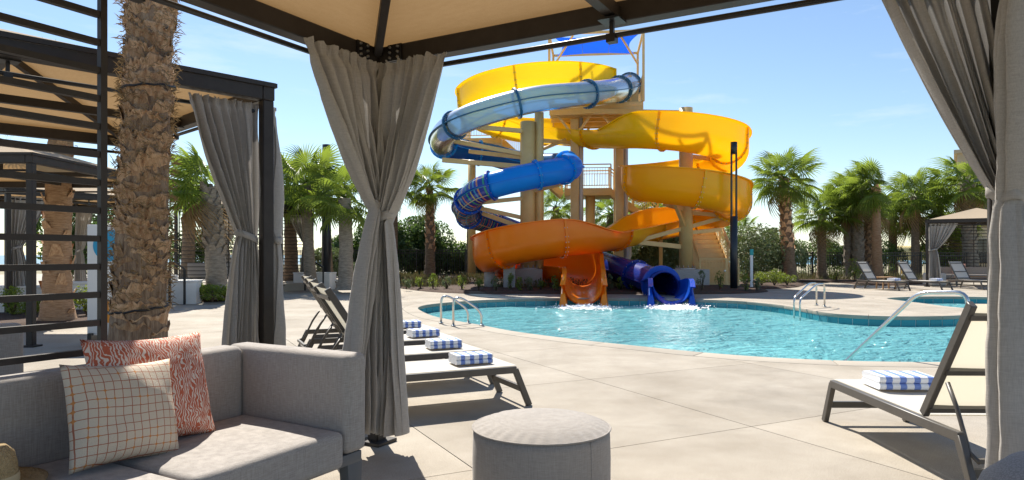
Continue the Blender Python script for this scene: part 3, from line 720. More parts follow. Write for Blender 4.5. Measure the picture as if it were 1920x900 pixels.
column('support_column', 'tall tan steel column inside the golden coil', c2.x, c2.y, .26, .70, 6.95, (1.5, 1.2),
       [A(c2, 4.6, 1330, 328, 28.2), A(c2, 3.0, 1245, 322 + 60, 25.6), A(c2, 2.2, 1262, 372, 25.4), A(c2, 2.9, 1372, 405, 26.2), A(c2, 2.3, 1390, 398, 26.4), A(c2, 1.55, 1185, 453, 26.0, .15), A(c2, 2.3, 1200, 450, 26.0), A(c2, 2.9, 1330, 395, 28.0), A(c2, 2.1, 1352, 430, 27.4), A(c2, 6.75, 1090, 208, 28.4, .17), A(c2, 5.1, 1350, 300, 27.0)])
for i, (px, d, r, z) in enumerate(((955, 24.6, .25, .98), (918, 25.2, .20, .62))):
    p = Wp(px, 478, d)
    t = thing('slide_pedestal', ('tall square concrete pedestal under the orange flume' if i == 0 else 'short round concrete pedestal under the orange bend'), 'pedestal', (p.x, d, 0))
    if i == 0: MB().box((0, 0, z / 2 - .03), (r * 1.7, r * 1.7, z + .06)).build('pier', M['concrete_block'], t, bevel=.02)
    else: MB().lathe([(r, -.05), (r, z)], 22).build('pier', M['concrete_block'], t)
    MB().box((0, 0, z + .07), (.16, .16, .16)).build('saddle', M['amber'], t, bevel=.02)

# stair tower
tw = thing('slide_tower', 'tan steel slide tower with landings, railings and blue shade sail', 'tower', (3.47, 28.2, 0), R(-6.4))
HWX, DEP = 1.93, 3.3
def tp_(x, y, z): return Vector((x, y, z))
ZP = 7.55
for nm, x, y in (('post', -.9, .7), ('post', .98, .7), ('post', -.9, 2.7), ('post', .98, 2.7)):
    MB().box((x, y, ZP / 2 - .3), (.34, .34, ZP - .5)).build('post', M['tan'], tw, bevel=.02)
    MB().tube([(x + .28, y - .05, .1), (x + .28, y - .05, ZP - .5)], .09, 10).build('drain_pipe', M['galv'], tw)
MB().box((0, DEP / 2, ZP - .09), (2 * HWX, DEP, .18)).build('platform', M['tan'], tw, bevel=.01)
for y in (.06, .7, DEP / 2, 2.7, DEP - .06):
    MB().box((0, y, ZP - .33), (2 * HWX, .09, .30)).build('joist', M['tan'], tw)
for x in (-.9, .98):
    for sx in (-1, 1):
        for y in (.4, 2.9):
            MB().bar((x, y, ZP - 1.35), (x + sx * .75, y, ZP - .35), .09, .09).build('brace', M['tan'], tw)
def railing(root, p, q, h=1.05, posts=True, n=None, gap=.115, mt='tan'):
    """one railing run between two local points"""
    p = Vector(p); q = Vector(q); L = (q - p).length
    up = Vector((0, 0, h)); base = root
    r_ = MB().bar(p + up, q + up, .05, .05).build('handrail', M[mt], base)
    MB().bar(p + Vector((0, 0, .12)), q + Vector((0, 0, .12)), .035, .035).build('bottom_rail', M[mt], base)
    MB().bar(p + up * .86, q + up * .86, .03, .03).build('mid_rail', M[mt], base)
    k = max(1, int(L / 1.3))
    for i in range(k + 1):
        a = p.lerp(q, i / k); MB().bar(a, a + up, .06, .06).build('rail_post', M[mt], base)
    m_ = int(L / gap); me = MB().bar((0, 0, .13), (0, 0, h * .86), .016, .016).mesh('baluster', M[mt])
    for i in range(1, m_):
        o = link('baluster', me, base); o.location = p.lerp(q, i / m_)
railing(tw, (-.55, .03, ZP), (HWX - .5, .03, ZP)); railing(tw, (HWX - .03, .05, ZP), (HWX - .03, DEP, ZP)); railing(tw, (HWX, DEP - .03, ZP), (.2, DEP - .03, ZP)); railing(tw, (-HWX + .03, 1.6, ZP), (-HWX + .03, DEP, ZP))
MB().box((HWX - .42, .35, ZP + .35), (.5, .05, .7)).build('start_panel', M['tan'], tw)
for x, y in ((-HWX, 0), (HWX, 0), (-HWX, DEP), (HWX, DEP)):
    MB().bar((x, y, ZP), (x, y, 10.45 if y == 0 else 10.5), .10, .10, (0, 1, 0)).build('canopy_post', M['tan'], tw)
ring_ = [(-HWX, 0, 10.45), (HWX, 0, 10.45), (HWX, DEP, 10.5), (-HWX, DEP, 10.5)]
for i in range(4): MB().bar(ring_[i], ring_[(i + 1) % 4], .09, .09).build('canopy_beam', M['tan'], tw)
for sx in (-1, 1):
    MB().bar((sx * HWX, DEP, 10.0), (sx * .95, 0.1, 10.40), .07, .07).build('canopy_brace', M['tan'], tw)
rows = []
for i in range(13):
    v = i / 12; rw = []
    for j in range(19):
        u = j / 18; pinch = .30 * math.sin(PI * v) ** 1.0
        x = (-HWX + .18) + (2 * HWX - .36) * u
        x = x + (pinch if u < .5 else -pinch) * abs(2 * u - 1) ** 3
        y = .15 + (DEP - .35) * v; y += .28 * math.sin(PI * u) * (1 - 2 * v)
        rw.append((x, y, 10.36 + .05 * v - .12 * math.sin(PI * u) * math.sin(PI * v)))
    rows.append(rw)
mb = MB(); mb.grid(rows); sail = mb.build('shade_sail', M['shade'], tw)
mb = MB()
for u in (6, 12):
    for i in range(12): mb.bar(Vector(rows[i][u]) - Vector((0, 0, .008)), Vector(rows[i + 1][u]) - Vector((0, 0, .008)), .02, .008)
mb.build('seam', M['deepblue'], sail)
inv = MAT[tw.name].inverted()
def flight(p, q, w, n, gate=False):
    """straight stair flight between two tower-local points (foot and head)"""
    p = Vector(p); q = Vector(q); d = (q - p); hd = Vector((d.x, d.y, 0)); t = hd.normalized(); s = Vector((t.y, -t.x, 0)); run = hd.length / n; rise = d.z / n
    ang = math.atan2(t.y, t.x)
    me = MB().box((0, 0, 0), (run + .03, w, .04)).mesh('tread', M['tan'], bevel=.006, seg=1); me2 = MB().box((0, 0, 0), (.02, w, rise)).mesh('riser', M['tan'])
    for i in range(n):
        c = p + t * run * (i + .5) + Vector((0, 0, rise * (i + 1) - .02))
        o = link('tread', me, tw); o.location = c; o.rotation_euler = (0, 0, ang)
        o = link('riser', me2, tw); o.location = p + t * run * i + Vector((0, 0, rise * (i + .5))); o.rotation_euler = (0, 0, ang)
    for sg in (-1, 1):
        MB().bar(p + s * sg * (w / 2 + .03), q + s * sg * (w / 2 + .03), .05, .28).build('stringer', M['tan'], tw)
        railing(tw, p + s * sg * (w / 2 + .03), q + s * sg * (w / 2 + .03))
L_ = lambda x, y, z: inv @ Vector((x, y, z))
f0 = L_(7.95, 26.3, 0.02); f1 = L_(7.95, 29.5, 2.45)
flight(f0, f1, 1.35, 13)
lc = L_(7.5, 30.4, 2.40); MB().box(lc, (1.9, 1.7, .16)).build('landing', M['tan'], tw)
for dx in (-.8, .8):
    MB().box(lc + Vector((dx, .6, -1.25)), (.16, .16, 2.4)).build('landing_post', M['tan'], tw)
flight(L_(6.5, 30.6, 2.45), L_(4.4, 30.9, 4.1), 1.1, 9)
lm = L_(3.5, 31.4, 4.05); MB().box(lm, (2.1, 2.4, .32)).build('landing', M['tan'], tw, bevel=.01)
MB().lathe([(.22, 0), (.22, 3.9)], 20, lm + Vector((.1, -.5, -4.05))).build('landing_post', M['tan'], tw)
railing(tw, lm + Vector((-1.0, -1.17, .16)), lm + Vector((1.0, -1.17, .16)))
railing(tw, lm + Vector((-1.0, 1.17, .16)), lm + Vector((1.0, 1.17, .16)))
flight(L_(2.4, 32.9, 4.1), L_(-.4, 33.0, 6.6), 1.1, 13)
ll = L_(-1.3, 33.2, 6.6); MB().box(ll, (1.9, 2.4, .28)).build('landing', M['tan'], tw, bevel=.01)
railing(tw, ll + Vector((-.95, -1.17, .14)), ll + Vector((.95, -1.17, .14))); railing(tw, ll + Vector((-.95, -1.17, .14)), ll + Vector((-.95, 1.17, .14)))
for dx in (-.7,): MB().lathe([(.2, 0), (.2, 6.4)], 18, ll + Vector((dx, .2, -6.6))).build('landing_post', M['tan'], tw)
# gate at the foot of the stairs
gp = f0 + Vector((0, -.18, 0))
gt = MB()
for x in (-.72, .25, .30, .72): gt.bar(gp + Vector((x, 0, .05)), gp + Vector((x, 0, 1.1)), .05, .05)
for z in (.12, 1.08): gt.bar(gp + Vector((-.72, 0, z)), gp + Vector((.72, 0, z)), .045, .045)
for k in range(1, 12):
    x = -.72 + 1.44 * k / 12
    gt.bar(gp + Vector((x, 0, .12)), gp + Vector((x, 0, 1.08)), .015, .015)
for z in (.4, .7): gt.bar(gp + Vector((-.72, 0, z)), gp + Vector((.72, 0, z)), .015, .015)
g_ = gt.build('gate', M['tan'], tw); MB().box(gp + Vector((.2, -.04, .62)), (.08, .03, .08)).build('latch', M['bolt'], g_, bevel=.01)
MB().tube([L_(4.9, 28.6, 2.6), L_(4.9, 28.6, 1.2), L_(4.75, 28.5, .9), L_(4.35, 28.3, .55), L_(4.25, 28.25, .05)], .11, 10).build('drain_pipe', M['galv'], tw)

# ------------------------------------------------------------------ cabanas and curtains
HW = 1.70; ZB = 2.50
def cabana(label, cx, cy, rz, z0=0.0, slats=(), detail=False, group='black framed cabanas with tan canopies', rise=.52):
    t = thing('cabana', label, 'cabana', (cx, cy, z0), rz, group)
    for sx in (-1, 1):
        for sy in (-1, 1):
            if detail and sx < 0 and sy < 0: pass
            p = MB().box((sx * HW, sy * HW, ZB / 2), (.09, .09, ZB)).build('post', M['metal'], t, bevel=.006, seg=1)
            MB().box((sx * HW, sy * HW, .012), (.19, .19, .024)).build('base_plate', M['metal'], p, bevel=.004, seg=1)
    for k in range(4):
        m = Matrix.Rotation(k * PI / 2, 3, 'Z')
        a, b = m @ Vector((HW, -HW - .05, ZB + .055)), m @ Vector((HW, HW + .05 - .101, ZB + .055))
        bm_ = MB().bar(a, b, .10, .11).build('beam', M['metal'], t, bevel=.006, seg=1)
        MB().bar(m @ Vector((HW + .052, -HW - .06, ZB + .125)), m @ Vector((HW + .052, HW + .05, ZB + .125)), .03, .035).build('edge_trim', M['metal'], bm_)
        # curtain rod with hangers
        rd = MB().tube([m @ Vector((HW - .09, -HW + .04, 2.415)), m @ Vector((HW - .09, HW - .04, 2.415))], .016, 8).build('curtain_rod', M['black'], t)
        hg = MB(); hg.bar(m @ Vector((HW - .09, 0, 2.39)), m @ Vector((HW - .09, 0, ZB + .01)), .022, .022, (0, 1, 0)); hg.box(m @ Vector((HW - .09, 0, 2.40)), (.05, .05, .045), k * PI / 2); hg.box(m @ Vector((HW - .09, 0, ZB - .004)), (.12, .12, .012), k * PI / 2)
        hg.build('rod_hanger', M['black'], rd)
        c0, c1_ = m @ Vector((HW + .04, -HW - .04, ZB + .115)), m @ Vector((HW + .04, HW + .04, ZB + .115)); ap = Vector((0, 0, ZB + .115 + rise))
        rows = []
        for i in range(9):
            v = i / 8; rows.append([(c0.lerp(ap, v)).lerp(c1_.lerp(ap, v), j / 8) - Vector((0, 0, .03 * math.sin(PI * v) * math.sin(PI * j / 8))) for j in range(9)])
        mb = MB(); mb.grid(rows); mb.build('canopy_panel', M['canopy'], t)
        MB().bar(m @ Vector((HW - .03, HW - .03, ZB + .07)), Vector((0, 0, ZB + .07 + rise)), .05, .06).build('hip_rafter', M['metal'], t)
        if detail:
            for e in (-1, 1):
                pl = MB().box(m @ Vector((HW - .057, e * (HW - .20), ZB + .055)), (.012, .11, .105), k * PI / 2).build('bracket', M['black'], t)
                for by in (-.032, .032):
                    for bz in (-.034, 0, .034):
                        MB().tube([m @ Vector((HW - .078, e * (HW - .20) + by, ZB + .055 + bz)), m @ Vector((HW - .060, e * (HW - .20) + by, ZB + .055 + bz))], .0085, 8).build('bolt', M['bolt'], pl)
    MB().bar((-HW + .05, 0, ZB + .05), (HW - .05, 0, ZB + .05), .06, .07).build('tie_beam', M['metal'], t)
    MB().bar((0, -HW + .05, ZB + .045), (0, -.04, ZB + .045), .06, .07).build('tie_beam', M['metal'], t)
    MB().bar((0, .04, ZB + .045), (0, HW - .05, ZB + .045), .06, .07).build('tie_beam', M['metal'], t)
    MB().bar((0, 0, ZB + .08), (0, 0, ZB + .04 + rise), .06, .06, (0, 1, 0)).build('king_post', M['metal'], t)
    for side, lo, hi, nsl in slats:
        m = Matrix.Rotation(side * PI / 2, 3, 'Z'); dz = 2.32 / nsl
        for q in (lo, (lo + hi) / 2, hi):
            if detail and abs(q - (lo + hi) / 2) < .01: continue
            MB().box(m @ Vector((HW, q, ZB / 2)), (.03, .028, ZB), side * PI / 2).build('slat_upright', M['metal'], t)
        me = MB().box((0, 0, 0), (.030, hi - lo - .03, .026)).mesh('slat', M['metal'])
        for i in range(nsl):
            o = link('slat', me, t); o.location = m @ Vector((HW + .004, (lo + hi) / 2, .10 + dz * i)); o.rotation_euler = (0, 0, side * PI / 2)
    return t

def curtain(label, cab, corner, axis, span, tie_w, bot_w, zt=1.52, zb=.14, nf=9, seed=1, nu=150, nv=64, off=.09, tie_off=.05, group=None, bot_off=0.0, amp=1.0):
    """curtain hung from a cabana rod at a corner (sx, sy); axis 'x' or 'y' is the rod direction, gathered to the post"""
    Mx = MAT[cab.name]; sx, sy = corner; rg = random.Random(seed)
    if axis == 'x': d = Vector((-sx, 0, 0)); nrm = Vector((0, -sy, 0)); o0 = Vector((sx * (HW - .05), sy * (HW - off), 0))
    else: d = Vector((0, -sy, 0)); nrm = Vector((-sx, 0, 0)); o0 = Vector((sx * (HW - off), sy * (HW - .05), 0))
    z0 = 2.475
    ph = [rg.uniform(0, 6.28) for _ in range(6)]; sds = [rg.uniform(0, 50) for _ in range(4)]
    rows = []
    for i in range(nv + 1):
        if i <= 4: z = z0 - .022 * i
        else: z = (z0 - .088) + (zb - (z0 - .088)) * ((i - 4) / (nv - 4))
        up = z >= zt
        k = (z0 - z) / (z0 - zt) if up else (zt - z) / (zt - zb)
        rw = []
        for j in range(nu + 1):
            s = j / nu
            sw = s + .02 * math.sin(2 * PI * 2.3 * s + ph[0])
            if up:
                f = (1 - k) ** .92
                f = max(0, f + .05 * math.sin(PI * k) * s)
                x = (.01 * (1 - k) + tie_off * k) + (tie_w * (1 - f) + span * f) * sw
                A_ = .020 + .018 * math.sin(PI * min(1, k * 1.0)) + .014 * k
            else:
                g = k ** .62
                x = tie_off * (1 - g) + bot_off * g + (tie_w * (1 - g) + bot_w * g) * sw
                A_ = .034 + .030 * g
            wv = math.sin(2 * PI * nf * s + ph[1] + .5 * math.sin(3 * k + ph[2])) + .45 * math.sin(2 * PI * nf * 1.9 * s + ph[3] + 1.2 * k) + .5 * noise.noise((s * 11 + sds[0], z * .9, sds[1]))
            if i <= 4:
                wv += 1.2 * noise.noise((s * 60, sds[2], i * .3)) * (1 if i < 3 else .3); A_ = .022 if i not in (2, 3) else .016
            dep = A_ * wv * amp
            # long soft diagonal drag folds towards the tie
            dep += .022 * noise.noise((s * 5 + sds[3], z * 2.2, 3)) * (1 if i > 4 else .2)
            dep += .0055 * noise.noise((s * 26 + sds[0], z * 9 + s * 14, 7)) + .003 * noise.noise((s * 60, z * 22, sds[2]))
            zz = z + (.022 * noise.noise((s * 34, sds[1], 0)) if i == 0 else 0)
            if not up: zz += .02 * s * k * (1 if seed % 2 else -1)
            p = o0 + d * (x + .3 * dep * math.cos(2 * PI * nf * s)) + nrm * (dep + (0.0 if up else .01))
            p.z = zz; rw.append(p)
        rows.append(rw)
    c0 = o0 + d * (tie_off + tie_w / 2); root = thing('curtain', label, 'curtain', Mx @ Vector((c0.x, c0.y, 0)), 0, group)
    Ml = MAT[root.name].inverted() @ Mx
    mb = MB(); mb.grid([[Ml @ p for p in rw] for rw in rows]); mb.build('cloth', M['curtain'], root)
    P = []
    for e in (-.027, -.027 + .001, .026, .027):
        q = 0.0 if e in (-.027, .027) else .003
        P.append([Ml @ (c0 + d * math.cos(a) * (tie_w / 2 + .018 + q) + nrm * math.sin(a) * (.050 + q) + Vector((0, 0, zt + e + .035 * math.cos(a)))) for a in [2 * PI * k / 28 for k in range(28)]])
    mb = MB(); mb.grid(P, closed=True); mb.build('tie_band', M['curtain'], root)
    return root

cabM = cabana('near cabana with tan canopy overhead, framing the pool view', -.266, 2.231, R(60.3), detail=True, slats=[(1, .10, 1.66, 19)])
cab1 = cabana('neighbouring cabana just left of the near palm trunk', -4.402, 5.504, R(46.1))
cab2 = cabana('second cabana along, cream roof seen through the slat screen', -8.25, 11.0, R(90))
cab3 = cabana('third cabana along, behind the orange palm trunk', -11.06, 16.28, R(62.6), z0=.0, slats=[(0, -1.6, 1.6, 18)])
cab4 = cabana('far left cabana on the raised terrace with white roof edge', -9.15, 23.75, R(90), z0=.25, slats=[(2, -1.6, 1.6, 18), (0, -1.6, 1.6, 18)])
cab5 = cabana('far right cabana beyond the small pool with tan roof', 18.63, 27.38, R(59), slats=[(0, -1.6, 1.6, 17)])
# near-left curtain pair, near-right pair
curtain('grey curtain panel left of the near post, gathered by a tie', cabM, (1, 1), 'x', .70, .13, .45, zt=1.545, seed=3, nf=8, tie_off=.03, bot_off=-.02, off=.135)
curtain('grey curtain panel right of the near post, tied back', cabM, (1, 1), 'y', .60, .12, .26, zt=1.475, seed=8, nf=8, tie_off=.05, bot_off=.02, off=.135)
curtain('grey curtain swept back at the right edge beside the near lounger', cabM, (1, -1), 'y', .42, .10, .11, zt=1.48, zb=.10, seed=5, nf=7, off=.07, tie_off=-.11, bot_off=-.12)
curtain('grey curtain strip at the far right picture edge', cabM, (1, -1), 'x', .6, .16, .34, zt=1.46, zb=.10, seed=11, nf=8, off=-.02, tie_off=.0, bot_off=-.02)
curtain('grey tied curtain beside the big palm trunk on its right', cab1, (1, -1), 'x', .55, .15, .36, zt=1.40, seed=6, nf=8, nu=120, nv=48, tie_off=.02, bot_off=-.04, off=.045)
curtain('grey curtain edge just behind the black post of the neighbouring cabana', cab1, (1, -1), 'y', .16, .12, .34, zt=1.40, seed=9, nf=4, nu=50, nv=40, off=-.10, tie_off=-.06, bot_off=-.10)
curtain('grey curtain seen between the slat screen and the big palm trunk', cab1, (1, 1), 'y', .72, .16, .4, zt=1.45, seed=12, nf=8, nu=90, nv=40)
fc = 'distant cabana curtains'
curtain('pale grey curtain at the left picture edge behind the slats', cab3, (-1, -1), 'x', .75, .2, .45, zt=1.4, seed=21, nf=7, nu=70, nv=30)
curtain('grey curtain right of the orange palm trunk, behind the slats', cab3, (1, 1), 'y', .7, .18, .4, zt=1.35, seed=22, nf=7, nu=70, nv=30)
curtain('grey curtain hanging left of the leaning palm, inside the terrace cabana', cab4, (1, 1), 'y', .75, .2, .4, zt=1.4, seed=23, nf=7, nu=60, nv=28)
curtain('grey curtain just right of the leaning palm trunk', cab4, (1, -1), 'y', .8, .2, .4, zt=1.4, seed=24, nf=7, nu=60, nv=28)
curtain('grey curtain at the right corner of the terrace cabana', cab4, (-1, -1), 'y', .6, .2, .4, zt=1.4, seed=25, nf=7, nu=60, nv=28)
curtain('blue-grey curtain tied to the left post of the far right cabana', cab5, (-1, 1), 'y', .95, .22, .42, zt=1.45, seed=26, nf=7, nu=60, nv=28)
curtain('narrow grey curtain at the left side of the far right cabana', cab5, (-1, 1), 'x', .5, .18, .3, zt=1.45, seed=27, nf=5, nu=50, nv=28)

# ------------------------------------------------------------------ furniture of the near cabana
a_, b_ = Vector((math.sin(R(29.7)), math.cos(R(29.7)), 0)), Vector((-math.cos(R(29.7)), math.sin(R(29.7)), 0))
P0 = Vector((-.90, 4.55, 0))
def cl(A_, B_, z=0): return P0 + a_ * A_ + b_ * B_ + Vector((0, 0, z))
def rounded(mb, c, size, name, m_, parent, bev, seg=4, puff=0.0, rz=0.0):
    """soft upholstered block: subdivided box with rounded edges and slight crown"""
    bm = bmesh.new(); bmesh.ops.create_cube(bm, size=1)
    for v in bm.verts: v.co = Vector((v.co.x * size[0], v.co.y * size[1], v.co.z * size[2]))
    bmesh.ops.bevel(bm, geom=bm.edges[:], offset=bev, segments=seg, profile=.5, affect='EDGES')
    bmesh.ops.subdivide_edges(bm, edges=[e for e in bm.edges if e.calc_length() > .1], cuts=7, use_grid_fill=True)
    for v in bm.verts:
        x, y, z = v.co.x / size[0] * 2, v.co.y / size[1] * 2, v.co.z / size[2] * 2
        if puff: v.co.z += puff * max(0, 1 - x * x) * max(0, 1 - y * y) * (1 if z > 0 else 0)
        n = noise.noise(v.co * 3.1 + Vector(c)) * .004; v.co += Vector((n, n, n))
    me = bpy.data.meshes.new(name); 
    for f in bm.faces: f.smooth = True
    bm.to_mesh(me); bm.free(); me.materials.append(m_)
    o = link(name, me, parent); o.location = c; o.rotation_euler = (0, 0, rz); return o
RZ = R(60.3)
sofa = thing('sofa', 'taupe woven two-seat sofa in the foreground with grey metal base', 'sofa', cl(-2.2, -.48), RZ)
# local x = a (towards the pool), y = b (towards the slat screen); origin at A=-2.2, B=-.48
arm_x = 1.09 - .075 - 0.0
rounded(None, (1.11 - .07, 0, .575), (.14, .82, .45), 'arm', M['upholstery'], sofa, .035, 5)
rounded(None, (-.15, .335, .575), (2.235, .15, .45), 'backrest', M['upholstery'], sofa, .035, 5)
for i, x in enumerate((.59, -.17, -.93)):
    rounded(None, (x, -.075, .385), (.75, .665, .165), 'seat_cushion', M['upholstery'], sofa, .03, 4, .012)
fr = MB(); fr.box((-.05, -.36, .325), (2.28, .06, .05)); fr.box((-.05, .36, .325), (2.28, .05, .05)); fr.build('frame_rail', M['sofa_frame'], sofa, bevel=.005)
for x in (1.06, -1.16):
    MB().box((x, 0, .31), (.07, .74, .05)).build('end_rail', M['sofa_frame'], sofa, bevel=.005)
    for y in (-.36, .36):
        lg = MB(); lg.add([(x - .035, y - .025, 0), (x + .03, y - .025, 0), (x + .03, y + .025, 0), (x - .035, y + .025, 0), (x - .06, y - .028, .31), (x + .036, y - .028, .31), (x + .036, y + .028, .31), (x - .06, y + .028, .31)],
               [(3, 2, 1, 0), (4, 5, 6, 7), (0, 1, 5, 4), (1, 2, 6, 5), (2, 3, 7, 6), (3, 0, 4, 7)]); lg.build('leg', M['sofa_frame'], sofa, bevel=.005)
mb = MB()
for A0 in (.59, -.17):
    pass

def pillow(name, label, pos, w, h, th, m_, yaw, lean, roll, seed):
    rows = []; n = 22
    def prof(u, v):
        e = max(0, (1 - abs(u) ** 2.4)) ** .55 * max(0, (1 - abs(v) ** 2.4)) ** .55
        return e
    mb = MB()
    for sg in (1, -1):
        P = []
        for i in range(n + 1):
            rw = []
            for j in range(n + 1):
                u, v = -1 + 2 * i / n, -1 + 2 * j / n
                cx = u * (1 - .07 * (1 - v * v) ** 1.0 * abs(u) ** 3 * 1.0) ; cz = v * (1 - .09 * (1 - u * u) * abs(v) ** 3)
                e = prof(u, v); y = sg * th / 2 * e + .012 * noise.noise((u * 2.2 + seed, v * 2.2, sg)) * e
                rw.append((cx * w / 2, y, cz * h / 2))
            P.append(rw)
        mb.grid(P if sg < 0 else P[::-1])
    me = mb.mesh(name, m_)
    bm = bmesh.new(); bm.from_mesh(me); bmesh.ops.remove_doubles(bm, verts=bm.verts, dist=1e-4); bmesh.ops.recalc_face_normals(bm, faces=bm.faces); bm.to_mesh(me); bm.free()
    for f in me.polygons: f.use_smooth = True
    o = link(name, me); o.location = pos; o.rotation_euler = (Matrix.Rotation(yaw, 3, 'Z') @ Matrix.Rotation(lean, 3, 'X') @ Matrix.Rotation(roll, 3, 'Y')).to_euler()
    return tag(o, label, 'pillow')
pillow('throw_pillow', 'rust red pillow with pale brush-stroke print on the near sofa', cl(-1.79, -.345, .695), .52, .46, .17, M['rust_print'], RZ, R(-17), R(2), 1)
pillow('throw_pillow', 'cream pillow with thin rust grid print leaning in front', cl(-1.985, -.47, .655), .43, .39, .16, M['grid_print'], RZ + R(2), R(-18), R(5), 5)
# straw hat
hp = cl(-2.42, -.40, .475)
hat = thing('straw_hat', 'woven straw hat on the near sofa seat, cut by the left edge', 'hat', hp)
MB().lathe([(.10, .012), (.104, .03), (.100, .08), (.092, .115), (.07, .138), (.03, .142), (.0005, .136)], 32).build('crown', M['straw'], hat)
MB().lathe([(.099, .010), (.13, .004), (.165, .008), (.185, .016), (.186, .020), (.165, .013), (.13, .009), (.099, .016)], 32, caps=False).build('brim', M['straw'], hat)
MB().lathe([(.1035, .014), (.107, .020), (.106, .042), (.1035, .046)], 32, caps=False).build('hat_band', M['ribbon'], hat)
# ottoman
ot = thing('ottoman', 'round taupe fabric ottoman in the foreground centre', 'ottoman', (.15, 3.5, 0))
n = 64; prof = []
for r_, z in ((.335, .0), (.348, .02), (.352, .10), (.353, .22), (.350, .33), (.346, .372)): prof.append((r_, z))
MB().lathe(prof, n).build('side', M['ottoman'], ot)
rows = []
for i in range(15):
    q = i / 14; r_ = .349 * (1 - q)
    z = .374 + .055 * (1 - (1 - q) ** 3.2)
    rw = []
    for k in range(128):
        th = 2 * PI * k / 128; pk = .0035 * math.sin(th * 31 + 2 * noise.noise((math.cos(th) * 3, math.sin(th) * 3, 0))) * math.exp(-((q - .10) / .09) ** 2)
        rw.append((r_ * math.cos(th), r_ * math.sin(th), z + pk + .003 * noise.noise((r_ * math.cos(th) * 8, r_ * math.sin(th) * 8, 1))))
    rows.append(rw)
mb = MB(); mb.grid(rows, closed=True); mb.build('top_cushion', M['ottoman'], ot)
pts = [(.352 * math.cos(2 * PI * k / 64), .352 * math.sin(2 * PI * k / 64), .373) for k in range(65)]
MB().tube(pts, .0045, 6, False).build('piping', M['ottoman'], ot)
sd = -PI / 2 + R(40)
MB().tube([(.3535 * math.cos(sd), .3535 * math.sin(sd), z) for z in (.02, .1, .22)] + [(.3505 * math.cos(sd), .3505 * math.sin(sd), z) for z in (.33, .365)], .003, 5).build('seam', M['upholstery'], ot)
# patterned armchair at the lower right
ac = thing('armchair', 'grey patterned rounded armchair corner at the lower right edge', 'armchair', (1.60, 1.75, 0))
rows = []
for i in range(13):
    v = i / 12; rw = []
    for k in range(40):
        th = 2 * PI * k / 40; rr = .36 * (1 - max(0, (v - .55) / .45) ** 3.0) + .002
        rw.append((rr * math.cos(th), rr * math.sin(th), 0.12 + .60 * (v if v < .55 else .55 + .45 * math.sin((v - .55) / .45 * PI / 2))))
    rows.append(rw)
mb = MB(); mb.grid(rows, closed=True); mb.build('shell', M['patterned'], ac)
for k in range(4):
    th = PI / 4 + k * PI / 2; MB().tube([(.25 * math.cos(th), .25 * math.sin(th), .18), (.28 * math.cos(th), .28 * math.sin(th), 0)], [.022, .016], 10).build('leg', M['wood'], ac)

# ------------------------------------------------------------------ loungers
def make_lounger():
    """local: foot end at x=0, head towards -x, width along y (0..0.64), origin on the ground at foot corner"""
    t = thing('sun_lounger', 'proto', 'sun lounger', (0, 0, 0)); Wd = .64; zs = .33; Lr = 1.50; piv = -1.12
    for y in (.02, Wd - .02):
        MB().bar((-.02, y, zs - .025), (-Lr, y, zs - .025), .035, .055).build('side_rail', M['lframe'], t, bevel=.004, seg=1)
        MB().bar((-.03, y, zs - .02), (.10, y, 0), .05, .036, (0, 1, 0)).build('leg', M['lframe'], t, bevel=.004, seg=1)
        MB().bar((-Lr + .02, y, zs - .02), (-Lr - .13, y, 0), .05, .036, (0, 1, 0)).build('leg', M['lframe'], t, bevel=.004, seg=1)
        MB().bar((piv, y + (.03 if y < .3 else -.03), zs + .01), (piv - .42, y + (.03 if y < .3 else -.03), 1.0), .034, .05, (1, 0, .5)).build('back_rail', M['lframe'], t, bevel=.004, seg=1)
        yy = y + (.028 if y < .3 else -.028)
        MB().tube([(piv - .22, yy, .56), (piv - .30, yy, .44), (piv - .40, yy, .235), (piv - .48, yy, .205)], .012, 8).build('prop_bar', M['lframe'], t)
    for x in (.04, -Lr - .06): MB().bar((x, .04, .14), (x, Wd - .04, .14), .03, .045).build('leg_stretcher', M['lframe'], t)
    for x in (-.02, -.75): MB().bar((x, .04, zs - .045), (x, Wd - .04, zs - .045), .04, .03).build('cross_bar', M['lframe'], t)
    for f in (.06, .42, .90):
        p = Vector((piv, 0, zs + .01)).lerp(Vector((piv - .42, 0, 1.0)), f)
        MB().bar(p + Vector((-.012, .05, 0)), p + Vector((-.012, Wd - .05, 0)), .03, .045, (1, 0, .5)).build('cross_bar', M['lframe'], t)
    MB().bar((piv - .47, .05, .21), (piv - .47, Wd - .05, .21), .025, .025).build('prop_stop', M['lframe'], t)
    rows = [[(-.005 + (piv + .005) * i / 10, .038 + (Wd - .076) * j / 8, zs + .006 - .014 * math.sin(PI * j / 8) * math.sin(PI * i / 10)) for j in range(9)] for i in range(11)]
    lo = [[Vector(p) - Vector((0, 0, .006)) for p in rw] for rw in rows]
    mb = MB(); mb.grid(rows); mb.grid(lo); mb.build('seat_sling', M['sling'], t)
    rows = [[Vector((piv - .005, .06 + (Wd - .12) * j / 8, zs + .03)).lerp(Vector((piv - .42, .06 + (Wd - .12) * j / 8, 1.0)), i / 10) + Vector((-.012 * math.sin(PI * j / 8), 0, 0)) for j in range(9)] for i in range(11)]
    mb = MB(); mb.grid(rows); mb.build('back_sling', M['sling'], t)
    return t
proto = make_lounger()
first = [True]
def lounger(label, loc, rz, group=None):
    o = proto if first[0] else copy_tree(proto); first[0] = False
    o.location = loc; o.rotation_euler = (0, 0, rz); tag(o, label, 'sun lounger', group); return o
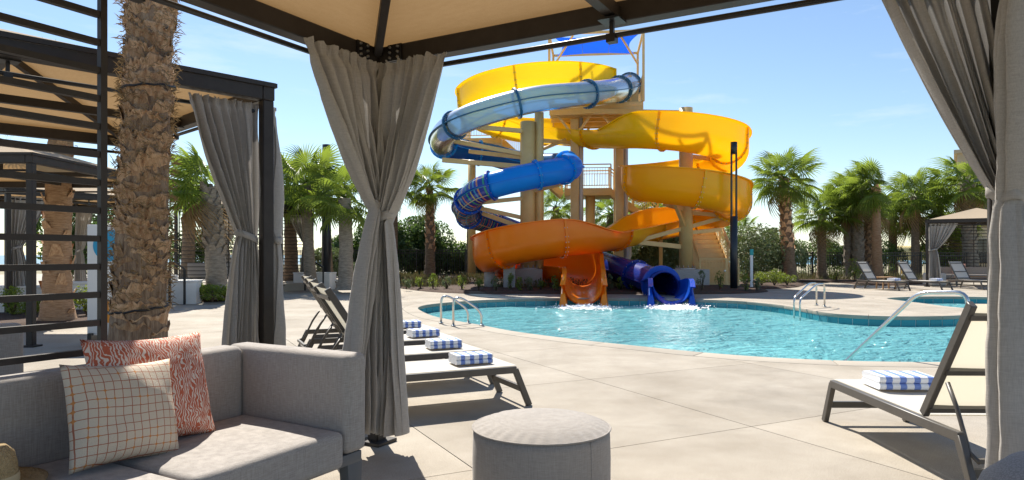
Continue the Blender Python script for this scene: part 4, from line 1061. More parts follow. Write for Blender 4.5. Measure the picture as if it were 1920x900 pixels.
def make_towel():
    """folded towel: stacked rounded layers, stripes run across local x"""
    mb = MB(); Lx, Ly = .37, .235
    pr = []
    layers = 2; th = .046
    # cross-section in y-z: a folded S outline with rounded noses
    for k in range(layers):
        zc = th * (k + .5); out = []
        for q in range(9): a = -PI / 2 + PI * q / 8; out.append((Ly / 2 + .022 * math.cos(a) - .004 * k, zc + th * .49 * math.sin(a)))
        for q in range(9): a = PI / 2 + PI * q / 8; out.append((-Ly / 2 + .022 * math.cos(a) + .004 * k, zc + th * .49 * math.sin(a)))
        rows = []
        for i in range(15):
            x = -Lx / 2 + Lx * i / 14; ins = 0.0 if 0 < i < 14 else .006
            rows.append([(x + .004 * noise.noise((y * 20, z * 30, k)), y * (1 - ins * 2) + .004 * noise.noise((x * 9, z * 20, k)), z + .0045 * noise.noise((x * 8, y * 8, k)) * (k + .5)) for y, z in out])
        mb.grid(rows, closed=True); nn = len(out); b0 = len(mb.v) - 15 * nn
        mb.f += [[b0 + q for q in range(nn)], [b0 + 14 * nn + q for q in range(nn)][::-1]]; mb.sm += [False, False]; mb.mi += [0, 0]
    return mb.mesh('towel', M['towel'])
tme = make_towel()
def towel(label, loc, rz, s=1.0):
    o = link('towel', tme); o.location = loc; o.rotation_euler = (0, 0, rz); o.scale = (s, s, s); tag(o, label, 'towel', 'blue striped towels folded on the loungers')
LA = R(25); Fd = Vector((math.cos(LA), math.sin(LA), 0)); Ld = Vector((-math.sin(LA), math.cos(LA), 0))
names = ['nearest of the four loungers in the row left of the pool', 'second nearest lounger in the row left of the pool', 'third lounger in the row left of the pool', 'farthest of the four loungers in the row left of the pool']
tn = ['striped towel on the nearest lounger of the left row', 'striped towel on the second nearest lounger of the left row', 'striped towel on the third lounger of the left row', 'striped towel on the farthest lounger of the left row']
base = Vector((.06, 5.62, 0))
for i in range(4):
    p = base + Vector((-.325, .946, 0)) * (1.0 * i)
    lounger(names[i], p, LA, 'loungers in the row left of the pool')
    q = p - Fd * .30 + Ld * .33; towel(tn[i], (q.x, q.y, .339), LA + R(rnd.uniform(-6, 6)), .86)
lounger('large lounger at the right, seen from behind its backrest', (2.97, 5.02, 0), R(89), None)

towel('striped towel on the big lounger at the right', (2.67, 4.72, .339), R(-3), 1.0)
far = [('white lounger left of the small wooden table, facing the pool', (13.35, 23.7), -62), ('white lounger right of the small wooden table, facing the pool', (14.75, 23.55), -62), ('pale lounger half hidden by the right curtain', (16.75, 24.4), -82)]
for i, (lb, (x, y), a) in enumerate(far):
    lounger(lb, (x, y, 0), R(a), 'loungers near the far right cabana')
    f = Vector((math.cos(R(a)), math.sin(R(a)), 0)); l = Vector((-f.y, f.x, 0)); q = Vector((x, y, 0)) - f * .3 + l * .32
    if i < 2: towel(('striped towel on the lounger left of the small table', 'striped towel on the lounger right of the small table')[i], (q.x, q.y, .339), R(a + 90))
st = thing('side_table', 'small wooden table between the two far loungers', 'side table', (13.75, 25.1, 0))
MB().box((0, 0, .43), (.5, .5, .035)).build('top', M['wood'], st, bevel=.006)
for x in (-.21, .21):
    for y in (-.21, .21): MB().bar((x, y, .42), (x * 1.1, y * 1.1, 0), .04, .04, (0, 1, 0)).build('leg', M['wood'], st)

# ------------------------------------------------------------------ neighbouring furniture, walls, rails, poles
n1 = MAT[cab1.name]
s1 = thing('sofa', 'grey sofa of the neighbouring cabana, its back seen through the slats', 'sofa', n1 @ Vector((-.72, -1.16, 0)), R(46.1))
rounded(None, (-.05, -.30, .57), (1.75, .16, .46), 'backrest', M['upholstery'], s1, .04, 4)
rounded(None, (.78, .09, .52), (.15, .62, .36), 'arm', M['upholstery'], s1, .04, 4)
for x in (-.47, .29): rounded(None, (x, .12, .38), (.74, .66, .17), 'seat_cushion', M['upholstery'], s1, .03, 4)
rounded(None, (.42, -.12, .66), (.55, .18, .42), 'back_cushion', M['upholstery'], s1, .07, 4)
MB().box((-.05, .06, .26), (1.7, .7, .05)).build('base_frame', M['sofa_frame'], s1)
for x in (-.85, .76):
    for y in (-.28, .38): MB().box((x, y, .12), (.05, .05, .24)).build('leg', M['sofa_frame'], s1)
def simple_sofa(label, loc, rz, L, m_=None, arm=True):
    t = thing('sofa', label, 'sofa', loc, rz); m_ = m_ or M['upholstery']
    rounded(None, (0, .34, .50), (L, .16, .48), 'backrest', m_, t, .04, 3)
    k = max(2, int(L / .8))
    for i in range(k): rounded(None, (-L / 2 + L / k * (i + .5), -.04, .36), (L / k - .01, .62, .17), 'seat_cushion', m_, t, .03, 3)
    if arm: rounded(None, (-L / 2 + .05, 0, .42), (.16, .8, .36), 'arm', m_, t, .04, 3)
    MB().box((0, 0, .24), (L - .1, .66, .05)).build('base_frame', M['sofa_frame'], t)
    for x in (-L / 2 + .08, L / 2 - .08):
        for y in (-.28, .28): MB().box((x, y, .11), (.05, .05, .22)).build('leg', M['sofa_frame'], t)
    return t
simple_sofa('long grey sofa at the back of the far right cabana', tuple(MAT[cab5.name] @ Vector((1.18, -.1, 0))), R(59 - 90), 3.0)
pillow('throw_pillow', 'small pink-red patterned pillow on the far right cabana sofa', tuple(MAT[cab5.name] @ Vector((1.12, .55, .66))), .5, .46, .17, M['rust_print'], R(-31), R(-14), 0, 3)
o2 = thing('ottoman', 'pale grey block ottoman beside the far right cabana curtain', 'ottoman', tuple(MAT[cab5.name] @ Vector((-.6, 1.45, 0)))); rounded(None, (0, 0, .27), (.62, .62, .5), 'block', M['cushion_light'], o2, .06, 4)
MB().box((0, 0, .015), (.5, .5, .03)).build('foot', M['sofa_frame'], o2)
tb = thing('coffee_table', 'low wooden slatted table in front of the far right sofa', 'coffee table', tuple(MAT[cab5.name] @ Vector((.2, .1, 0))), R(-31))
for i in range(6): MB().box((0, -.25 + .1 * i, .38), (1.25, .085, .03)).build('slat', M['wood'], tb)
for x in (-.56, .56):
    for y in (-.22, .22): MB().box((x, y, .18), (.06, .06, .36)).build('leg', M['sofa_frame'], tb, bevel=.005)
simple_sofa('pale grey sofa behind the orange palm trunk on the left', (-9.6, 17.6, .0), R(-27), 1.9, M['cushion_light'])
simple_sofa('dark grey sofa inside the terrace cabana', (-9.5, 22.9, .25), R(180), 2.4)
def wall_block(label, p, q, th, z0, z1, name='low_wall'):
    p = Vector(p); q = Vector(q); t = thing(name, label, 'wall', ((p.x + q.x) / 2, (p.y + q.y) / 2, z0), math.atan2(q.y - p.y, q.x - p.x)); L = (q - p).length
    MB().box((0, th / 2, (z1 - z0 - .05) / 2), (L, th, z1 - z0 - .05)).build('body', M['white_wall'], t, bevel=.01)
    MB().box((0, th / 2, z1 - z0 - .025), (L + .03, th + .03, .05)).build('cap', M['white_wall'], t, bevel=.012)
g1, g2 = G(300, 571), G(368, 570)
wall_block('white low wall with handrail right of the big palm trunk', (g1.x, g1.y), (g2.x, g2.y), .7, 0, .60)
g1, g2 = G(-40, 592), G(86, 590)
wall_block('white low wall behind the slats left of the orange palm', (g1.x, g1.y), (g2.x, g2.y), .5, 0, .60)
g1, g2 = G(128, 586), G(166, 585)
wall_block('white square wall end right of the orange palm trunk', (g1.x, g1.y), (g2.x, g2.y), .5, 0, .66)
g1, g2 = Wp(550, 478, 24.6), Wp(618, 478, 24.4)
wall_block('white low wall beyond the stacked lounger backs', (g1.x, g1.y), (g2.x, g2.y), .6, .0, .62)
def stair_rail(label, pts):
    t = thing('stair_handrail', label, 'handrail', (pts[0][0], pts[0][1], pts[0][2]))
    P = [Vector(p) for p in pts]
    for a, b in zip(P, P[1:]): MB().bar(a, b, .045, .045, (0, 0, 1) if abs((b - a).normalized().z) < .9 else (0, 1, 0)).build('rail' if abs((b - a).normalized().z) < .9 else 'post', M['black'], t, world=True)
def zat(px, py, d): return Wp(px, py, d)
stair_rail('black handrail on the white wall right of the big palm trunk', [Wp(318, 572, 17.0), Wp(318, 492, 17.0), Wp(330, 492, 17.1), Wp(346, 505, 17.2), Wp(346, 571, 17.2)])
stair_rail('black handrail seen through the slats left of the orange palm', [Wp(60, 548, 14.0), Wp(60, 496, 14.0), Wp(72, 496, 14.1), Wp(87, 508, 14.2), Wp(87, 590, 14.2)])
stair_rail('black handrail above the loungers near the left lamp post', [Wp(572, 545, 24.0), Wp(572, 490, 24.0), Wp(588, 490, 24.0), Wp(606, 501, 24.0), Wp(606, 540, 24.0)])
stp = thing('terrace_step', 'grey concrete step by the white wall and handrail', 'step', (-8.5, 17.9, 0)); MB().box((-.15, 0, .10), (.9, .6, .2)).build('tread', M['concrete_block'], stp, bevel=.015)

# pool ladders and rail
def ladder(label, rails, name='pool_ladder', r=.021):
    t = thing(name, label, 'pool ladder' if name == 'pool_ladder' else 'handrail', (rails[0][0].x, rails[0][0].y, 0))
    for P in rails:
        pts = []
        for i in range(len(P)):
            if i in (0, len(P) - 1): pts.append(P[i]); continue
            a = P[i].lerp(P[i - 1], min(.5, .14 / (P[i] - P[i - 1]).length)); b = P[i].lerp(P[i + 1], min(.5, .14 / (P[i] - P[i + 1]).length))
            for k in range(6):
                u = k / 5; pts.append(a * (1 - u) ** 2 + P[i] * 2 * u * (1 - u) + b * u * u)
        rl = MB().tube(pts, r, 12).build('rail', M['steel'], t, world=True)
        for e in (0, -1):
            if P[e].z > -.02:
                MB().lathe([(r * 2.1, 0), (r * 2.0, .018), (r, .022)], 14, (P[e].x, P[e].y, .008)).build('escutcheon', M['steel'], rl, world=True)
    return t
def lrail(f, e, h, slope_from, zend):
    return [Vector((f.x, f.y, .008)), Vector((f.x, f.y, h)), f.lerp(e, slope_from) + Vector((0, 0, h)), Vector((e.x, e.y, h * .5)) if True else e, Vector((e.x, e.y, zend))]
f1, e1_ = G(827, 607), G(878, 606); f2, e2_ = G(850, 612), G(903, 611)
ladder('steel pool ladder at the left pool edge by the loungers', [lrail(f1, e1_, .50, .30, .008), lrail(f2, e2_, .50, .30, .008)])
f1, e1_ = G(1546, 576), G(1500, 584); f2, e2_ = G(1531, 573), G(1489, 580)
ladder('steel pool ladder at the concrete peninsula on the right', [lrail(f1, e1_, .56, .35, -.5), lrail(f2, e2_, .56, .35, -.5)])
pt = Wp(1815, 478, 7.5); pt.z = 0
ladder('steel stair rail rising out of the pool behind the right lounger', [[Vector((pt.x, pt.y, .008)), Vector((pt.x, pt.y, .84)), Wp(1722, 548, 7.95), Wp(1585, 679, 8.75), Wp(1545, 717, 8.95)]], 'pool_handrail', .024)

def lamp_post(label, px, d, h, z0=0.0):
    p = Wp(px, 478, d); t = thing('lamp_post', label, 'lamp post', (p.x, p.y, z0))
    hb = h * .50
    MB().lathe([(.125, 0), (.125, hb)], 20).build('shaft', M['black_blue'], t)
    MB().lathe([(.18, 0), (.18, .03)], 20).build('base_flange', M['black_blue'], t)
    for sx in (-1, 1): MB().box((sx * .085, 0, hb + (h - hb - .4) / 2), (.05, .08, h - hb - .4)).build('upright', M['black_blue'], t)
    MB().lathe([(.115, h - .42), (.115, h)], 20).build('lamp_head', M['black_blue'], t)
    return t
M['black_blue'] = mat('charcoal_paint', (0.014, 0.017, 0.024), 0.38, col2=(.02, .024, .032), nscale=3)
lamp_post('charcoal lamp post with open slot in front of the golden coil', 1376, 23.9, 5.2)
lp = thing('lamp_post', 'charcoal lamp post among the left palms', 'lamp post', (Wp(612, 478, 26).x, 26, .25))
MB().lathe([(.17, 0), (.17, 2.75), (.13, 2.78), (.13, 4.9)], 20).build('shaft', M['black_blue'], lp); MB().lathe([(.15, 4.9), (.15, 5.2)], 20).build('lamp_head', M['black_blue'], lp)
sp = thing('marker_post', 'slim white marker post with teal top beside the stairs', 'post', (Wp(1409, 478, 25.2).x, 25.2, 0))
MB().box((0, 0, .62), (.10, .05, 1.24)).build('shaft', M['sign_white'], sp, bevel=.005); MB().box((0, 0, 1.35), (.13, .06, .22)).build('top', M['teal'], sp, bevel=.005)
sg = thing('sign_board', 'white sign board with blue and orange shapes behind the big palm trunk', 'sign', (Wp(205, 478, 9.6).x, 9.6, 0), R(10))
MB().box((0, 0, .90), (.55, .05, 1.55)).build('panel', M['sign_white'], sg, bevel=.005)
mb = MB(); mb.lathe([(.0005, 0), (.22, 0), (.22, .004), (.0005, .004)], 32, caps=False); mb2 = MB(); mb2.add([Vector((v.x + .02, -.027 - v.z, v.y + 1.38)) for v in mb.v], mb.f); mb2.build('blue_disc', M['sign_blue'], sg)
mb2 = MB(); mb2.add([Vector((v.x * .7 + .02, -.027 - v.z, v.y * .7 + .45)) for v in mb.v], mb.f); mb2.build('orange_disc', M['sign_orange'], sg)
for x in (-.22, .22): MB().box((x, 0, .08), (.05, .2, .16)).build('foot', M['black'], sg)

# fence
def fence(label, x0, x1, y, z0, h):
    t = thing('fence', label, 'fence', ((x0 + x1) / 2, y, z0)); L = x1 - x0
    for z in (.10, h - .14, h): MB().bar((-L / 2, 0, z), (L / 2, 0, z), .035, .04).build('rail', M['black'], t)
    pm = MB().box((0, 0, h / 2), (.023, .023, h)).mesh('picket', M['black']); k = int(L / .118)
    for i in range(k):
        o = link('picket', pm, t); o.location = (-L / 2 + L * (i + .5) / k, 0, 0)
    qm = MB().box((0, 0, (h + .06) / 2 - .05), (.065, .065, h + .16)).mesh('post', M['black']); k = int(L / 2.4)
    for i in range(k + 1):
        o = link('post', qm, t); o.location = (-L / 2 + L * i / k, -.045, 0)
fence('black picket fence along the sea side, left of the slides', -17, 7.5, 34.0, .17, 1.32)
fence('black picket fence behind the palms on the right', 9.6, 26, 34.3, .06, 1.3)

# building at the far right
bd = thing('building', 'tan stucco building behind the palms at the far right', 'building', (37.3, 45.3, 0), R(-33))
MB().box((0, 3, 4.2), (13, 8, 8.4)).build('wall', M['building'], bd)
MB().box((0, 3, 8.5), (13.4, 8.4, .25)).build('roof_edge', M['building'], bd)
for i in range(4):
    for j in range(3):
        x, z = -5 + 3.1 * i, 1.5 + 2.6 * j
        w = MB().box((x, -1.02, z), (1.2, .08, 1.5)).build('window', M['glass'], bd)
        fm = MB()
        for s_ in (-1, 1): fm.box((x + s_ * .63, -1.05, z), (.08, .12, 1.66)); fm.box((x, -1.05, z + s_ * .79), (1.18, .12, .08))
        fm.box((x, -1.07, z), (.04, .05, 1.5)); fm.build('frame', M['metal'], w)
M['pale_yellow'] = mat('pale_yellow', (.72, .58, .25), .5)
yd = thing('slide_chute', 'pale yellow chute showing above the fence on the right', 'slide', (26.4, 45, 0))
rows = [[(-1.3 + 2.6 * i / 12, -.5 * math.cos(PI * j / 10) * 1.2, .9 + .95 * math.sin(PI * j / 10)) for j in range(11)] for i in range(13)]
mb = MB(); mb.grid(rows); mb.build('shell', M['pale_yellow'], yd)
for x in (-1, 1): MB().lathe([(.1, 0), (.1, .95)], 10, (x, -.55, 0)).build('leg', M['tan'], yd)

# ------------------------------------------------------------------ palms
def frond_mesh(seed, Rb=.80, Lp=.72, nseg=26, dead=False, droop=.30):
    rg = random.Random(seed); mb = MB()
    hub = Vector((Lp, 0, -.05)); pts = [Vector((Lp * i / 4, 0, -.05 * (i / 4) ** 2)) for i in range(5)]
    mb.tube(pts, [.022, .018, .014, .011, .008], 5, False)
    span = R(250) ; dth = span / nseg
    for i in range(nseg):
        th = -span / 2 + dth * (i + .5); c = math.cos(th); L = Rb * (.80 + .20 * math.cos(th * .5)) * rg.uniform(.88, 1.05)
        h0 = hub + Vector((.16 * max(0, math.cos(th / 1.4)) , 0, -.02))
        dr = Vector((math.cos(th), math.sin(th), 0)); sd = Vector((-math.sin(th), math.cos(th), 0))
        def pt(r, lat, lift=0):
            q = r / Rb
            z = .10 * q * (1 - q) * 2 - droop * q ** 2.6 * (1 + .6 * abs(math.sin(th))) + lift - .16 * q * abs(math.sin(th)) * (1 if not dead else 3)
            return h0 + dr * r + sd * lat + Vector((0, 0, z))
        wj = .42 * L; w = wj * math.tan(dth / 2) * .96; j = rg.uniform(-.03, .03); jd = rg.uniform(0, .10) * Rb
        c0 = h0; l1, r1, c1 = pt(wj, -w, .022), pt(wj, w, .022), pt(wj, 0, -.012)
        l2, r2, c2 = pt(L * .78, -w * .50 + j * .5, .008), pt(L * .78, w * .50 + j * .5, .008), pt(L * .78, j * .5, -.012)
        tip = pt(L, j, 0) - Vector((0, 0, jd))
        mb.add([c0, l1, c1, r1, l2, c2, r2, tip], [(0, 1, 2), (0, 2, 3), (1, 4, 5, 2), (2, 5, 6, 3), (4, 7, 5), (5, 7, 6)])
    return mb.mesh('frond', M['frond_dead'] if dead else M['frond'])
FM = [frond_mesh(i, droop=(.12, .22, .36, .18)[i], Lp=(.70, .60, .74, .8)[i]) for i in range(4)]
FD = [frond_mesh(31, dead=True, droop=.75), frond_mesh(32, dead=True, droop=.9)]
def palm(label, base, crown, r0, r1, scale=1.0, nf=34, seed=0, bark='bark', boots=0, elmax=82, elmin=-48, wind=None, group=None, dead=2, boot_from=.35):
    rg = random.Random(seed + 100); base = Vector(base); crown = Vector(crown)
    t = thing('palm_tree', label, 'palm tree', base, 0, group); d = crown - base; Ln = d.length
    mid = d * .5 + Vector((rg.uniform(-.02, .02), 0, 0)) * Ln
    def cpt(v): return (Vector((0, 0, 0)) * (1 - v) ** 2 + (mid) * 2 * v * (1 - v) + d * v * v)
    rows = []; ns = 40
    for i in range(ns + 1):
        v = i / ns; c = cpt(v); r = r0 * (1 + .35 * math.exp(-v * 14)) * (1 - v) + r1 * v
        r *= 1 + .05 * math.sin(v * Ln * 26) * .5
        rows.append([c + Vector((math.cos(2 * PI * k / 16), math.sin(2 * PI * k / 16), 0)) * r * (1 + .10 * noise.noise((math.cos(2 * PI * k / 16) * 2, math.sin(2 * PI * k / 16) * 2 + seed, v * Ln * 5))) for k in range(16)])
    mb = MB(); mb.grid(rows, closed=True); tr = mb.build('trunk', M[bark], t)
    if boots:
        mb = MB(); k = 0
        for i in range(boots):
            v = boot_from + (1 - boot_from) * (i / boots) ** .92; c = cpt(v); az = i * 2.39996 + rg.uniform(-.2, .2); r = r0 * (1 - v) + r1 * v
            o = Vector((math.cos(az), math.sin(az), 0)); s = Vector((-o.y, o.x, 0)); w = r * rg.uniform(.42, .60); h = rg.uniform(.13, .22) * (r0 / .2) ** .5; ou = rg.uniform(.03, .08)
            p = c + o * (r * .93)
            mb.add([p - s * w, p + s * w, p + s * w * .45 + o * (ou + .03) + Vector((0, 0, h)), p - s * w * .45 + o * (ou + .03) + Vector((0, 0, h)), p - s * w * .30 + o * (ou - .02) + Vector((0, 0, h * 1.02)), p + s * w * .30 + o * (ou - .02) + Vector((0, 0, h * 1.02)), p + o * .045 + Vector((0, 0, h * .35))],
                   [(0, 6, 3), (0, 1, 6), (1, 2, 6), (6, 2, 3), (3, 2, 5, 4)])
        mb.build('leaf_bases', M['boot'] if bark != 'bark_grey' else M['bark_grey'], t)['kind'] = 'stuff'
    for i in range(nf):
        q = (i + .5) / nf; el = elmax + (elmin - elmax) * q ** .85 + rg.uniform(-8, 8); az = i * 2.39996 + rg.uniform(-.25, .25)
        dirv = Vector((math.cos(az), math.sin(az), 0))
        if wind is not None: az = math.atan2(dirv.y * .55 + wind.y * .7, dirv.x * .55 + wind.x * .7); 
        me = FM[rg.randrange(4)] if i < nf - dead else FD[i % 2]
        o = link('frond', me, t); sc_ = scale * rg.uniform(.88, 1.1) * (.85 if el > 65 else 1)
        o.matrix_local = Matrix.Translation(d + Vector((0, 0, .0))) @ Matrix.Rotation(az, 4, 'Z') @ Matrix.Rotation(R(-el), 4, 'Y') @ Matrix.Rotation(rg.uniform(-.5, .5), 4, 'X') @ Matrix.Scale(sc_, 4)
    return t
def palm_px(label, bx, d, cx, cy, r0, r1, z0=.15, dc=0, **k):
    b = Wp(bx, 478, d); b.z = z0; palm(label, b, Wp(cx, cy, d + dc), r0, r1, **k)
palm_px('fan palm with full crown left of the slides', 806, 31, 806, 352, .24, .15, seed=1, scale=0.90, nf=26, boots=60, boot_from=.3)
palm_px('middle palm of the left trio with frayed trunk top', 583, 23.5, 574, 345, .20, .16, z0=.25, seed=2, dead=0, scale=1.09, nf=29, boots=26, boot_from=.62, bark='bark_grey')
palm_px('leftmost palm of the left trio with reddish trunk', 546, 26.5, 540, 352, .27, .20, z0=.25, seed=3, dead=0, scale=1.10, nf=26)
palm_px('grey straight palm trunk beside the near curtain on its left', 648, 22.5, 646, 372, .25, .20, z0=.1, seed=4, dead=0, scale=0.92, nf=22, bark='bark_grey')
palm_px('palm partly hidden behind the left lamp post', 616, 29, 612, 362, .2, .16, z0=.25, seed=14, dead=0, scale=1.06, nf=22)
palm_px('leaning palm with diamond leaf bases between the curtains on the left', 408, 18.3, 392, 352, .27, .23, z0=.08, seed=5, scale=0.87, nf=21, boots=64, boot_from=.40, bark='bark_grey', wind=Vector((-1, -.2, 0)), dead=3)
palm_px('brown palm trunk just right of the near curtain', 735, 30, 738, 335, .22, .18, z0=.15, seed=6, scale=0.92, nf=21)
palm_px('palm with the fullest shaggy crown on the right', 1481, 30.8, 1470, 335, .31, .20, z0=.08, seed=7, scale=1.14, nf=31, boots=70, boot_from=.3, dead=1)
palm_px('lower dark palm behind the shaggy right palm', 1541, 33, 1542, 402, .22, .18, z0=.08, seed=8, scale=1.06, nf=27)
palm_px('windswept palm with smooth orange trunk behind the far loungers', 1646, 31.2, 1642, 352, .22, .18, z0=.08, seed=9, scale=1.03, nf=27, bark='bark_orange', boots=16, boot_from=.86, wind=Vector((-.9, .1, 0)), dead=0)
palm_px('palm with grey scaly trunk left of the orange-trunked palm', 1609, 32.8, 1606, 365, .27, .24, z0=.08, seed=10, scale=1.01, nf=24, bark='bark_grey', boots=90, boot_from=.1, wind=Vector((-.8, .1, 0)))
palm_px('slim scaly palm at the left of the scaly trunk pair', 1592, 33.3, 1590, 378, .25, .22, z0=.08, seed=11, scale=1.01, nf=21, bark='bark_grey', boots=60, boot_from=.1)
palm_px('dark shaggy palm trunk behind the orange-trunked palm', 1627, 33.5, 1630, 385, .28, .26, z0=.08, seed=12, scale=0.92, nf=19, boots=80, boot_from=.15)
palm_px('smaller far palm right of the orange-trunked palm', 1675, 38, 1675, 400, .24, .2, z0=0, seed=13, scale=1.10, nf=32)
palm_px('thin-trunked palm left of the far right cabana', 1716, 36, 1714, 368, .22, .17, z0=0, seed=15, scale=1.15, nf=26)
palm_px('bushy palm just behind the far right cabana roof', 1757, 37, 1757, 398, .3, .26, z0=0, seed=16, scale=1.38, nf=31, wind=Vector((-.5, 0, 0)))
palm_px('tall scaly palm behind the far right cabana slats', 1822, 34.5, 1815, 345, .34, .3, z0=0, seed=17, scale=1.24, nf=27, boots=90, boot_from=.05, bark='bark_grey')
palm_px('small far palm seen under the blue tube', 1040, 44, 1042, 388, .25, .2, z0=0, seed=18, scale=1.06, nf=21)
palm_px('palm trunk behind the orange flume, right of the tower posts', 1229, 33, 1228, 392, .24, .2, z0=.2, seed=19, scale=1.06, nf=26)
palm_px('palm behind the tower landing', 1140, 38, 1145, 402, .25, .2, z0=0, seed=20, scale=1.15, nf=24)
palm_px('scruffy low palm under the landing right of the tower', 1195, 39, 1190, 440, .25, .22, z0=0, seed=26, scale=1.10, nf=27)
palm_px('palm trunk behind the plaid tube bend', 884, 36, 884, 372, .24, .2, z0=.2, seed=21, scale=0.74, nf=16)
palm_px('palm behind the stairs at the right of the lamp post', 1384, 40, 1386, 438, .25, .2, z0=0, seed=22, scale=0.92, nf=22)
palm_px('orange-brown palm trunk behind the slat screen', 108, 12.6, 118, 190, .235, .20, z0=.03, seed=23, scale=0.74, nf=19, dead=0, elmin=-15, boots=40, boot_from=.02, bark='bark_orange')
palm_px('brown palm trunk inside the terrace cabana view', 352, 30, 352, 340, .28, .24, z0=.25, seed=24, scale=0.92, nf=18)
palm_px('brown palm behind the right cabana slats', 1790, 37, 1790, 425, .34, .3, z0=0, seed=25, scale=0.92, nf=19)

# the big near palm trunk: every leaf base is a piece
nb = thing('palm_tree', 'big near palm trunk with ragged brown leaf bases beside the sofa', 'palm tree', (-2.465, 4.45, 0)); nb.scale = (.85, .85, 1); rg = random.Random(5)
def ncx(z): return Vector((.046 * z, 0, 0))
def nrad(z): return .150 + .05 * math.exp(-z * .55) + .006 * math.sin(z * 2.1)
rows = []
for i in range(61):
    z = 8.25 * i / 60; r = nrad(z) * (1.07 if z < .95 else 1)
    rows.append([ncx(z) + Vector((math.cos(2 * PI * k / 40), math.sin(2 * PI * k / 40), 0)) * (r + .012 * noise.noise((math.cos(2 * PI * k / 40) * 3, math.sin(2 * PI * k / 40) * 3, z * 4))) + Vector((0, 0, z)) for k in range(40)])
mb = MB(); mb.grid(rows, closed=True); trn = mb.build('trunk', M['bark_near'], nb)
def boot_mesh(seed):
    g = random.Random(seed); nu, nv = 15, 6; W_, Hh = g.uniform(.22, .40), g.uniform(.07, .115); P = []
    sk = g.uniform(-.05, .05)
    for j in range(nv):
        v = j / (nv - 1); rw = []
        for i in range(nu):
            u = -1 + 2 * i / (nu - 1); hw = W_ / 2 * (1 - .25 * v ** 1.4); ang = u * hw / .17
            out = .170 + .004 + .026 * v ** 1.3 * (1 - .35 * u * u) + .008 * noise.noise((u * 3 + seed, v * 4, 1))
            z = Hh * v * (1 - .22 * u * u * v) + sk * u * v + (.05 * noise.noise((u * 6, seed * 3.7, 2)) + .02 * noise.noise((u * 19, seed, 4)) if v > .7 else 0)
            rw.append((math.cos(ang) * out - .17, math.sin(ang) * out, z))
        P.append(rw)
    # broken top rim folding back to the trunk
    P.append([((p[0] + .17) * .91 - .17, p[1] * .91, p[2] - .012) for p in P[-1]])
    mb = MB(); mb.grid(P); return mb.mesh('leaf_base', M['boot'])
BM = [boot_mesh(s) for s in range(7)]
z = .72; i = 0
while z < 3.7:
    az = i * 2.39996 + rg.uniform(-.25, .25); z += .0165
    if math.sin(az) < .35:
        o = link('leaf_base', BM[rg.randrange(7)], trn); c = ncx(z)
        rr = nrad(z) - .012
        o.matrix_local = Matrix.Translation(Vector((c.x + math.cos(az) * rr, c.y + math.sin(az) * rr, z - .06))) @ Matrix.Rotation(az, 4, 'Z') @ Matrix.Rotation(rg.uniform(-.22, .22), 4, 'X') @ Matrix.Rotation(rg.uniform(-.03, .10), 4, 'Y') @ Matrix.Scale(rg.uniform(.85, 1.15), 4)
    i += 1
mb = MB()
for k in range(3800):
    z = rg.uniform(.9, 3.6); az = rg.uniform(-PI, PI)
    c = ncx(z); o = Vector((math.cos(az), math.sin(az), 0)); s = Vector((-o.y, o.x, 0)); rr = nrad(z)
    p = c + o * (rr + rg.uniform(-.005, .03)) + Vector((0, 0, z)); L = rg.uniform(.03, .10); dv = (o * rg.uniform(.15, .7) + s * rg.uniform(-.7, .7) + Vector((0, 0, rg.uniform(-.5, .9)))).normalized() * L
    w = s * .0016; mb.add([p - w, p + w, p + dv * .6 + w * .6, p + dv - Vector((0, 0, .012))], [(0, 1, 2), (0, 2, 3)])
mb.build('fibres', M['frond_dead'], nb)['kind'] = 'stuff'
for z in (.90, 2.33):
    c = ncx(z); rr = nrad(z) + (.034 if z > 1 else .022)
    MB().tube([c + Vector((math.cos(a) * rr, math.sin(a) * rr, z + .02 * math.sin(a * 1 + 1) + .004 * math.sin(a * 9))) for a in [2 * PI * k / 36 for k in range(37)]], .0075, 6, False).build('cable_tie', M['black'], nb)
for i in range(26):
    q = (i + .5) / 26; el = 80 - 105 * q; az = i * 2.39996
    o = link('frond', FM[i % 4], nb); o.matrix_local = Matrix.Translation(ncx(8.2) + Vector((0, 0, 8.2))) @ Matrix.Rotation(az, 4, 'Z') @ Matrix.Rotation(R(-el), 4, 'Y') @ Matrix.Scale(1.25, 4)

# ------------------------------------------------------------------ shrubs and ground cover
def leaves(mb, c, rad, n, size, rg, clump=9):
    c = Vector(c); cl_ = [Vector((rg.gauss(0, .45), rg.gauss(0, .45), rg.gauss(.05, .42))) for _ in range(clump)]
    for _ in range(n):
        k = rg.choice(cl_); v = Vector((rg.gauss(0, 1), rg.gauss(0, 1), rg.gauss(0, 1))).normalized() * rg.uniform(.25, 1) ** .5 * .52 + k
        if v.length > 1.05: v *= 1.05 / v.length * rg.uniform(.85, 1)
        p = c + Vector((v.x * rad[0], v.y * rad[1], v.z * rad[2]))
        if p.z < .02: p.z = .02 + rg.uniform(0, .1)
        o = Vector((rg.gauss(v.x, .7), rg.gauss(v.y, .7), rg.gauss(.5, .7))).normalized(); s = o.cross(Vector((rg.gauss(0, 1), rg.gauss(0, 1), rg.gauss(0, 1)))).normalized(); u = o.cross(s)
        L = size * rg.uniform(.6, 1.3); w = L * .36
        mb.add([p - u * L * .5, p + s * w * .5 + o * L * .06, p + u * L * .5, p - s * w * .5 + o * L * .06], [(0, 1, 2, 3)])
